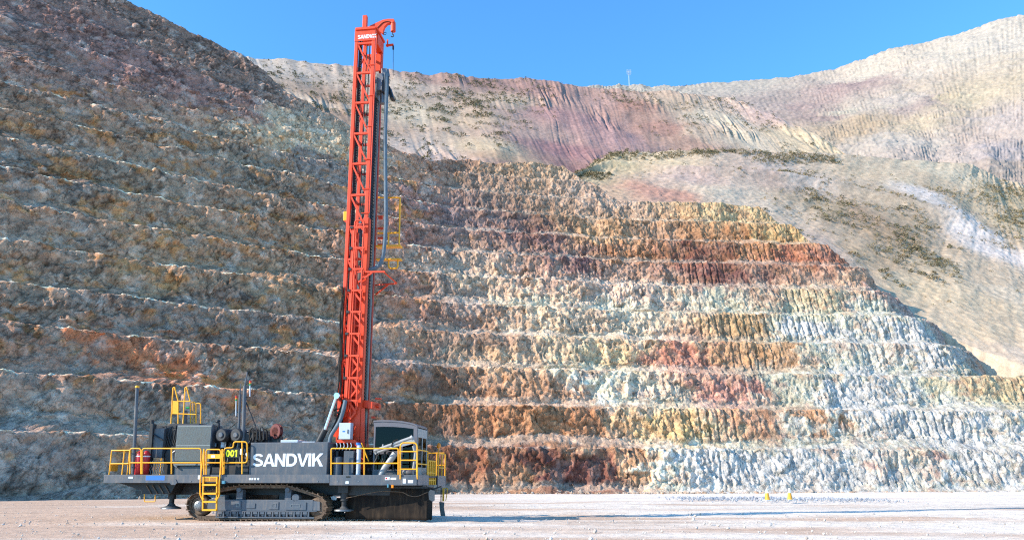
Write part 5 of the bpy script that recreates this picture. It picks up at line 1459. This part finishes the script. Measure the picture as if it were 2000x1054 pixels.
    g.plate([(col(732.5), zt_(760, 880)), (col(807), zt_(760, 880))] + wt[::-1], c0 + 0.03, c0 + 0.04)
    g.build("window", "glass", cab)
    g2 = MB(); g2.plate([(col(786.5), zt_(770, 916)), (col(807), zt_(770, 916)), (col(807), zt_(770, 880) - 0.005), (col(786.5), zt_(770, 880) - 0.005)], c0 + 0.03, c0 + 0.04)
    g2.build("door_glass", "glass", cab); g2 = MB()
    g2.plate([(col(733), zt_(770, 916)), (col(783), zt_(770, 916)), (col(783), zt_(770, 886)), (col(733), zt_(770, 886))], c0 + 0.03, c0 + 0.04)
    g2.build("door_glass", "glass", cab)
    for y0, y1 in ((c0 + th + 0.08, c0 + 0.85), (c0 + 0.93, c0 + depth - 0.1)): g3 = MB(); g3.box((x1 - 0.04, y0, zb + 0.35), (x1 - 0.03, y1, zt1 - 0.42)); g3.build("front_window", "glass", cab)
    g4 = MB(); g4.box((x0 + 0.1, c0 + depth - 0.04, zlow), (x1 - 0.1, c0 + depth - 0.03, T[4][1] - 0.12)); g4.build("rear_window", "glass", cab)
    s = MB(); cx = LX(776, 870, c0 + 1.2); zs = zb + 0.55
    s.box((cx - 0.3, c0 + 0.85, zs), (cx + 0.25, c0 + 1.35, zs + 0.12)); s.box((cx - 0.38, c0 + 0.85, zs + 0.12), (cx - 0.26, c0 + 1.35, zs + 0.75)); s.box((cx - 0.1, c0 + 1.0, zb + 0.06), (cx + 0.1, c0 + 1.2, zs))
    s.build("seat", "black", cab, 0.03)
    s2 = MB(); cx2 = LX(741, 870, c0 + 0.8)
    s2.box((cx2 - 0.28, c0 + 0.55, zs), (cx2 + 0.25, c0 + 1.05, zs + 0.12)); s2.box((cx2 - 0.1, c0 + 0.7, zb + 0.06), (cx2 + 0.1, c0 + 0.9, zs)); s2.build("seat", "black", cab, 0.03)
    cn = MB(); cn.box((cx + 0.55, c0 + 0.9, zb + 0.06), (cx + 0.8, c0 + 1.4, zb + 1.05)); cn.build("console", "dark", cab, 0.02)
    return zs + 0.12, cx, c0 + 1.1, cx2, c0 + 0.8
SEATZ, S1X, S1Y, S2X, S2Y = build_cab()

def boom():
    # folded pipe-handling boom before the cab
    c = 0.55; m = MB()
    m.tube(LP([(731, 880), (803, 854.5)], c), 0.075, 12); m.tube(LP([(737, 883), (775, 870), (808, 860)], c), 0.06, 12)
    m.plate(LXZ([(781, 866), (808, 856), (811, 862), (806, 866), (784, 872)], c), c - 0.06, c + 0.06)
    m.tube(LP([(803, 855.5), (806.5, 853)], c), 0.11, 12)
    m.tube(LP([(748, 873.5), (748, 867)], c), 0.04, 8); m.tube(LP([(731, 880), (735, 886)], c), 0.05, 8)
    m.tube(LP([(812, 880), (806, 925)], c), 0.05, 10); m.tube(LP([(810, 882), (807, 870)], c), 0.05, 10)
    m.build("boom", "boom", rig)
    d = MB(); d.tube(rounded(LP([(772, 884), (758, 905), (751, 913), (744, 928)], c - 0.1), 0.2), 0.13, 14); d.build("suction_pipe", "boom", rig)
    h = MB(); h.tube(rounded(LP([(765, 872), (766, 864), (771, 859), (777, 858)], c - 0.08), 0.15), 0.025, 6); h.build("hydraulic_hose", "black", rig)
    g = MB(); random.seed(5)
    for i in range(12):
        u = random.uniform(733, 770); v = random.uniform(884, 916); cc = 0.75
        g.tube(rounded(LP([(u, v - 8), (u + random.uniform(-5, 5), v), (u + random.uniform(-4, 4), v + 9)], cc), 0.05), random.uniform(0.02, 0.05), 6)
    g.build("hydraulic_hose", "dark", rig)
    b = MB(); p = L(797, 922, 0.35); b.lathe((p.x - 0.22, 0.35, p.z), (1, 0, 0), [(0, 0.1), (0.02, 0.16), (0.42, 0.16), (0.44, 0.1)], 16); b.build("air_bottle", "pipe", rig)
boom()

# ------------------------------------------------------------------ people in the cab
def person(loc, rz, label, vest, helmet, lean=0.0):
    """a seated figure; origin on the seat under the pelvis"""
    o = bpy.data.meshes.new("person")
    V = []; E = []; Rr = []
    def chain(start, pts):
        k = start
        for p, r in pts:
            V.append(p); Rr.append(r)
            if k is not None: E.append((k, len(V) - 1))
            k = len(V) - 1
        return k
    pel = chain(None, [((0, 0, 0.10), 0.15)])
    chest = chain(pel, [((0.0 + lean * 0.3, 0, 0.28), 0.14), ((0.02 + lean * 0.7, 0, 0.46), 0.16)])
    neck = chain(chest, [((0.03 + lean, 0, 0.60), 0.06), ((0.05 + lean, 0, 0.66), 0.058)])
    chain(neck, [((0.06 + lean, 0, 0.74), 0.09), ((0.06 + lean, 0, 0.82), 0.095), ((0.05 + lean, 0, 0.88), 0.06)])
    for s in (-1, 1):
        hip = chain(pel, [((0.05, s * 0.09, 0.09), 0.10), ((0.42, s * 0.12, 0.10), 0.075), ((0.46, s * 0.12, -0.05), 0.06), ((0.44, s * 0.12, -0.36), 0.045)])
        chain(hip, [((0.56, s * 0.13, -0.40), 0.04)])
        sh = chain(chest, [((0.02 + lean, s * 0.19, 0.52), 0.065), ((0.08, s * 0.24, 0.28), 0.05), ((0.30, s * 0.17, 0.22), 0.036), ((0.36, s * 0.165, 0.22), 0.034)])
        for k, (a, l_) in enumerate(((-0.03, 0.075), (-0.01, 0.088), (0.012, 0.082), (0.032, 0.065))):
            chain(sh, [((0.39, s * 0.165 + a, 0.225), 0.011), ((0.39 + l_ * 0.55, s * 0.165 + a, 0.215), 0.009), ((0.39 + l_ * 0.8, s * 0.165 + a, 0.195), 0.008)])
        chain(sh, [((0.365, s * 0.165 - s * 0.045, 0.215), 0.012), ((0.40, s * 0.165 - s * 0.06, 0.20), 0.009)])
    o.from_pydata(V, E, [])
    tmp = bpy.data.objects.new("person_skeleton", o); COL.objects.link(tmp)
    sk = tmp.modifiers.new("skin", 'SKIN'); sk.use_smooth_shade = True
    for d, r in zip(o.skin_vertices[0].data, Rr): d.radius = (r, r)
    o.skin_vertices[0].data[0].use_root = True
    sb = tmp.modifiers.new("sub", 'SUBSURF'); sb.levels = 1; sb.render_levels = 1
    dg = bpy.context.evaluated_depsgraph_get(); dg.update()
    me = bpy.data.meshes.new_from_object(tmp.evaluated_get(dg))
    COL.objects.unlink(tmp); bpy.data.objects.remove(tmp)
    me.name = "person"
    me.materials.clear()
    for mt in (SKIN, vest, M["dark"]): me.materials.append(mt)
    for p in me.polygons:
        c = p.center
        if c.z > 0.62 or c.x > 0.31 and c.z > 0.15: p.material_index = 0
        elif c.z > 0.13 and c.x < 0.31: p.material_index = 1
        else: p.material_index = 2
        p.use_smooth = True
    po = bpy.data.objects.new("person", me); COL.objects.link(po)
    po.location = loc; po.rotation_euler = (0, 0, rz)
    po["label"] = label; po["category"] = "person"
    h = MB(); hx = 0.055 + lean
    h.lathe((hx, 0, 0.83), (0, 0, 1), [(0, 0.135), (0.012, 0.135), (0.015, 0.118), (0.06, 0.108), (0.10, 0.075), (0.12, 0.02)], 18); h.box((hx + 0.08, -0.06, 0.83), (hx + 0.19, 0.06, 0.842))
    h.build("hard_hat", helmet, po)
    fc = MB(); 
    fc.lathe((hx + 0.09, 0, 0.765), (1, 0, -0.5), [(0, 0.018), (0.03, 0.012)], 8)
    for s in (-1, 1): fc.lathe((hx - 0.005, s * 0.088, 0.77), (0, s, 0), [(0, 0.03), (0.015, 0.022)], 8)
    fc.build("face", SKIN, po)
    ey = MB()
    for s in (-1, 1): ey.lathe((hx + 0.088, s * 0.033, 0.795), (1, 0, 0), [(0, 0.012), (0.006, 0.008)], 8)
    ey.box((hx + 0.085, -0.025, 0.715), (hx + 0.094, 0.025, 0.722)); ey.build("eyes_and_mouth", M["black"], po)
    return po
SKIN = paint("skin", (178, 128, 104), 0.6, dirt=0.0)
VEST = paint("orange_work_vest", (240, 84, 24), 0.7, dirt=0.05)
SHIRT = paint("dark_blue_work_shirt", (44, 52, 66), 0.8, dirt=0.05)
def rig_world(x, y, z): return tuple(RO + EX * x + EY * y + Vector((0, 0, z)))
person(rig_world(S1X, S1Y, SEATZ), YAW + R(10), "person in dark work clothes and dark hard hat seated at the controls in the cab", SHIRT, "dark", 0.02)
person(rig_world(S2X, S2Y, SEATZ), YAW - R(20), "person in an orange vest seated beside the left edge of the cab window", VEST, "boxgrey")
# ------------------------------------------------------------------ desert shrubs on the tips
def leaf_mat(name, rgb, var):
    m = bpy.data.materials.new(name); m.use_nodes = True
    n = m.node_tree.nodes; l = m.node_tree.links; b = n["Principled BSDF"]
    b.inputs["Roughness"].default_value = 0.9; b.inputs["Specular IOR Level"].default_value = 0.1
    g = n.new("ShaderNodeNewGeometry"); t = n.new("ShaderNodeTexNoise"); t.inputs["Scale"].default_value = 0.35; t.inputs["Detail"].default_value = 3
    l.new(g.outputs["Position"], t.inputs["Vector"])
    mx = n.new("ShaderNodeMix"); mx.data_type = 'RGBA'; mx.inputs[6].default_value = (*lin(rgb), 1); mx.inputs[7].default_value = (*lin(var), 1)
    r = n.new("ShaderNodeMapRange"); r.inputs[1].default_value = 0.35; r.inputs[2].default_value = 0.65
    l.new(t.outputs[0], r.inputs[0]); l.new(r.outputs[0], mx.inputs[0]); l.new(mx.outputs[2], b.inputs["Base Color"])
    return m
SAGE = leaf_mat("sage_leaf", (98, 96, 70), (116, 106, 82))
DRY = leaf_mat("dry_brush", (150, 128, 98), (128, 120, 92))
rng = np.random.default_rng(7)

def clump(n, rx, rz, rg):
    """vertices and faces of one low bush made of small leaf sprays"""
    v = []; f = []
    for _ in range(n):
        a = rg.uniform(0, 2 * math.pi); h = rg.uniform(0.05, 1) ** 0.8; rad = rx * math.sqrt(rg.uniform(0, 1)) * math.sqrt(max(0.05, 1 - (h - 0.15) ** 2))
        c = np.array((rad * math.cos(a), rad * math.sin(a), h * rz)); s = rx * rg.uniform(0.18, 0.36)
        d1 = rg.normal(size=3); d1 /= np.linalg.norm(d1); d2 = np.cross(d1, rg.normal(size=3)); d2 /= np.linalg.norm(d2)
        k = len(v); v += [c - d1 * s, c + d2 * s * 0.6, c + d1 * s, c - d2 * s * 0.6]; f.append((k, k + 1, k + 2, k + 3))
    return v, f

protos = []
for i in range(6):
    v, f = clump(34, 0.5, 0.62, np.random.default_rng(40 + i))
    me = bpy.data.meshes.new("desert_shrub"); me.from_pydata([tuple(p) for p in v], [], f); me.materials.append(SAGE if i < 4 else DRY); protos.append(me)

def scatter(surface, spots, n):
    """places on a slope, thick round the given photo spots (u, v, spread u, spread v, weight)"""
    o, P, nu, nv, U, V, N = surface
    pu, pv = pix(P); w = np.zeros(len(P)); row = np.repeat(np.arange(nv), nu)
    ok = (row > 2) & (V < 1.0) & (pu > -20) & (pu < 2020)
    for u, v, su, sv, k in spots: w += k * np.exp(-((pu - u) / su) ** 2 - ((pv - v) / sv) ** 2)
    x, y, z = P.T
    w *= sstep(-0.3, 0.5, noise3(x / 9, y / 9, z / 9, 501)) * ok
    i = rng.choice(len(P), n, replace=False, p=w / w.sum())
    return P[i]

D1_SHRUBS = [(560,150,70,25,1.0),(650,180,45,50,1.6),(800,190,80,40,1.5),(720,240,60,50,.8),(880,200,90,50,1.6),(960,220,70,50,1.5),(850,260,90,50,.6),(900,150,140,12,1.6),(1080,175,60,10,.8),(1240,195,60,16,1.0),
             (1330,230,60,30,.6),(1420,210,60,20,.4),(1500,245,60,22,.5),(820,310,70,20,.6),(1560,280,60,12,.3),(960,180,60,25,.6)]
D3_SHRUBS = [(1250,303,80,7,6),(1400,298,120,6,7),(1560,310,90,9,7),(1180,335,60,14,3),(1500,340,140,9,2),(1610,395,70,25,3.5),(1680,440,60,50,3.0),(1760,480,55,50,3.0),(1830,530,45,40,3.0),(1720,400,70,25,2.0),
             (1950,400,60,45,2.2),(1880,370,70,12,2.5),(1990,440,40,50,2.0),(1800,440,40,40,1.5),(1590,315,40,6,5),(1900,540,30,30,.6)]
places = []
for p in scatter(D1, D1_SHRUBS, 2000): places.append((p, 'd1'))
for p in scatter(D3, D3_SHRUBS, 3200): places.append((p, 'd3'))
zdep = np.array([p[1] * CP + (p[2] - CAMZ) * SP for p, _ in places])
size = np.array([rng.uniform(0.8, 1.7) if k == 'd1' else rng.uniform(0.6, 1.35) for _, k in places]) * np.clip(rng.normal(1.0, 0.2, len(places)), 0.6, 1.6)
order = np.argsort(-size / zdep)
LABELS = dict(
    crest="grey green shrub growing along the dark skyline crest of the pale waste dump",
    d1="small grey green shrub dotted on the pale gullied waste dump behind the drill mast",
    tongue="small shrub on the beige and reddish dump tongue below the far pale wall",
    rim="shrub in the dark line of scrub along the rim of the lower dump",
    low="low dry shrub in the brown scrub streak on the slope beyond the benches")
GROUPS = dict(crest="shrubs along the dump crest", d1="shrubs on the gullied dump", tongue="shrubs on the dump tongue", rim="shrubs along the lower dump rim", low="shrubs on the slope beyond the benches")
seen = 0; rest_v = []; rest_f = []; rest_m = []
for idx in order:
    p, k = places[idx]; s = size[idx]
    u, v = pix(p[None]); u, v = u[0], v[0]
    if k == 'd1': kind = 'tongue' if u > 1170 else ('crest' if v < 112 + 0.075 * (u - 490) + 30 - 12 else 'd1')
    else: kind = 'rim' if v < 325 and u < 1700 else 'low'
    me = protos[int(rng.integers(0, 4)) if k == 'd1' or rng.random() < 0.45 else int(rng.integers(3, 6))]
    if seen < 296:
        o = bpy.data.objects.new("desert_shrub", me); COL.objects.link(o)
        o.location = p - np.array((0, 0, 0.06)); o.scale = (s, s, s * 0.9); o.rotation_euler = (0, 0, rng.uniform(0, 6.28))
        o["label"] = LABELS[kind]; o["category"] = "shrub"; o["group"] = GROUPS[kind]; seen += 1
    else:
        vv, ff = clump(16, 0.5 * s, 0.55 * s, rng); b = len(rest_v)
        rest_v += [tuple(q + p) for q in vv]; rest_f += [tuple(i + b for i in q) for q in ff]; rest_m += [0 if k == 'd1' or rng.random() < 0.45 else 1] * len(ff)
me = bpy.data.meshes.new("undergrowth"); me.from_pydata(rest_v, [], rest_f); me.materials.append(SAGE); me.materials.append(DRY); me.polygons.foreach_set("material_index", rest_m)
so = bpy.data.objects.new("undergrowth", me); COL.objects.link(so)
so["kind"] = "stuff"; so["label"] = "sparse grey green and brown scrub over the dump slopes"; so["category"] = "scrub"

# ------------------------------------------------------------------ loose stone
def stones(name, pos, siz, mat, label, cat):
    ico_v = np.array([(0, 0, 1), (.894, 0, .447), (.276, .851, .447), (-.724, .526, .447), (-.724, -.526, .447), (.276, -.851, .447), (.724, .526, -.447), (-.276, .851, -.447), (-.894, 0, -.447), (-.276, -.851, -.447), (.724, -.526, -.447), (0, 0, -1)])
    ico_f = np.array([(0, 1, 2), (0, 2, 3), (0, 3, 4), (0, 4, 5), (0, 5, 1), (1, 6, 2), (2, 7, 3), (3, 8, 4), (4, 9, 5), (5, 10, 1), (6, 7, 2), (7, 8, 3), (8, 9, 4), (9, 10, 5), (10, 6, 1), (11, 7, 6), (11, 8, 7), (11, 9, 8), (11, 10, 9), (11, 6, 10)])
    n = len(pos)
    j = ico_v[None] * rng.uniform(0.6, 1.25, (n, 12, 1)) * rng.uniform(0.6, 1.3, (n, 1, 3)) * siz[:, None, None]
    v = (pos[:, None, :] + j).reshape(-1, 3); f = (ico_f[None] + (np.arange(n) * 12)[:, None, None]).reshape(-1, 3)
    me = bpy.data.meshes.new(name); me.from_pydata(v.tolist(), [], f.tolist()); me.materials.append(mat)
    o = bpy.data.objects.new(name, me); COL.objects.link(o)
    o["kind"] = "stuff"; o["label"] = label; o["category"] = cat
    return o
STONE = leaf_mat("loose_stone", (176, 160, 146), (198, 190, 182))
STONE2 = leaf_mat("grey_gravel", (128, 132, 140), (170, 172, 176))
STONE3 = leaf_mat('broken_rock', (150, 118, 92), (184, 168, 152))
n = 5200
yy = 17 + 45 * rng.random(n) ** 1.5; xx = rng.uniform(-0.75, 0.75, n) * yy
band = noise3(xx / 8, yy / 1.6, xx * 0, 601) > -0.1
xx, yy = xx[band], yy[band]
stones("gravel", np.stack((xx, yy, np.full(len(xx), 0.01)), 1), np.clip(rng.lognormal(-3.95, 0.5, len(xx)), 0.01, 0.08), STONE, "small loose stones scattered over the pit floor", "gravel")
# rubble along the foot of the wall and a grey windrow by the cones
n = 1800
xx = rng.uniform(-42, 84, n); yy = plan_y(xx, np.zeros(n)) - np.abs(rng.normal(0, 1.3, n)) - 0.4
a = np.stack((xx, yy, np.full(n, 0.12)), 1); sa = np.clip(rng.lognormal(-2.3, 0.55, n), 0.04, 0.45)
stones("rubble", a, sa, STONE3, "broken rock lying along the foot of the pit wall", "rubble")
n = 1300
c0 = at_height(1330, 972, 0.25); c1 = at_height(1700, 974, 0.25)
t = rng.random(n); xx = c0[0] + (c1[0] - c0[0]) * t + rng.normal(0, 1.0, n); yy = c0[1] + (c1[1] - c0[1]) * t + rng.normal(0, 3.5, n)
stones("gravel", np.stack((xx, yy, 0.16 + 0.14 * rng.random(n)), 1), np.clip(rng.lognormal(-3.0, 0.4, n), 0.03, 0.13), STONE2, "low spread of grey gravel round the two traffic cones", "gravel")

# ------------------------------------------------------------------ traffic cones
CONE = paint("cone_yellow", (226, 158, 44), 0.5, dirt=0.05); CONEW = paint("cone_white", (236, 234, 226), 0.5, dirt=0.03)
def cone(u, v, label):
    p = at_height(u, v, 0.24)
    o = thing("traffic_cone", label, "traffic cone", p, R(15))
    b = MB(); b.box((-0.26, -0.26, 0), (0.26, 0.26, 0.05)); b.build("base", CONEW, o, 0.015)
    c = MB(); c.lathe((0, 0, 0.05), (0, 0, 1), [(0, 0.20), (0.50, 0.115)], 20); c.build("body", CONE, o)
    s = MB(); s.lathe((0, 0, 0.551), (0, 0, 1), [(0, 0.117), (0.33, 0.058), (0.36, 0.045)], 20); s.build("white_collar", CONEW, o)
cone(1499, 976.5, "yellow and white traffic cone on grey gravel, the one nearer the drill rig")
cone(1543, 976.0, "yellow and white traffic cone on grey gravel, the one farther from the drill rig")

# ------------------------------------------------------------------ floodlight mast on the skyline
def light_tower():
    o4, P, nu, nv, U, V, N = D4
    pu, pv = pix(P); ok = (V <= 1.0) & (np.repeat(np.arange(nv), nu) > 5)
    d = np.where(ok, (pu - 1229) ** 2 + (pv - 169) ** 2, 1e9); b = P[np.argmin(d)] + np.array((0, 0, -0.5))
    k = np.linalg.norm(b) / FPX
    H = 33 * k * 1.02
    o = thing("light_tower", "tall slender floodlight mast with rows of lamps standing on the far skyline", "light mast", b)
    m = MB(); m.tube([(0, 0, 0), (0, 0, H)], [0.27, 0.18], 10); m.build("pole", M["boxgrey"], o)
    for z in (H - 0.2, H - 1.4, H - 2.6, H - 3.7):
        w = 1.6 if z > H - 3 else 0.9
        a = MB(); a.bar((-w, 0, z), (w, 0, z), 0.14); a.build("cross_arm", M["grey"], o)
        for x in ((-1.4, -0.7, 0.7, 1.4) if w > 1 else (-0.7, 0.7)):
            f = MB(); f.lathe((x, -0.12, z + 0.1), (0, -1, -0.3), [(0, 0.15), (0.25, 0.36), (0.34, 0.38)], 10); f.build("floodlight", M["boxgrey"], o)
light_tower()
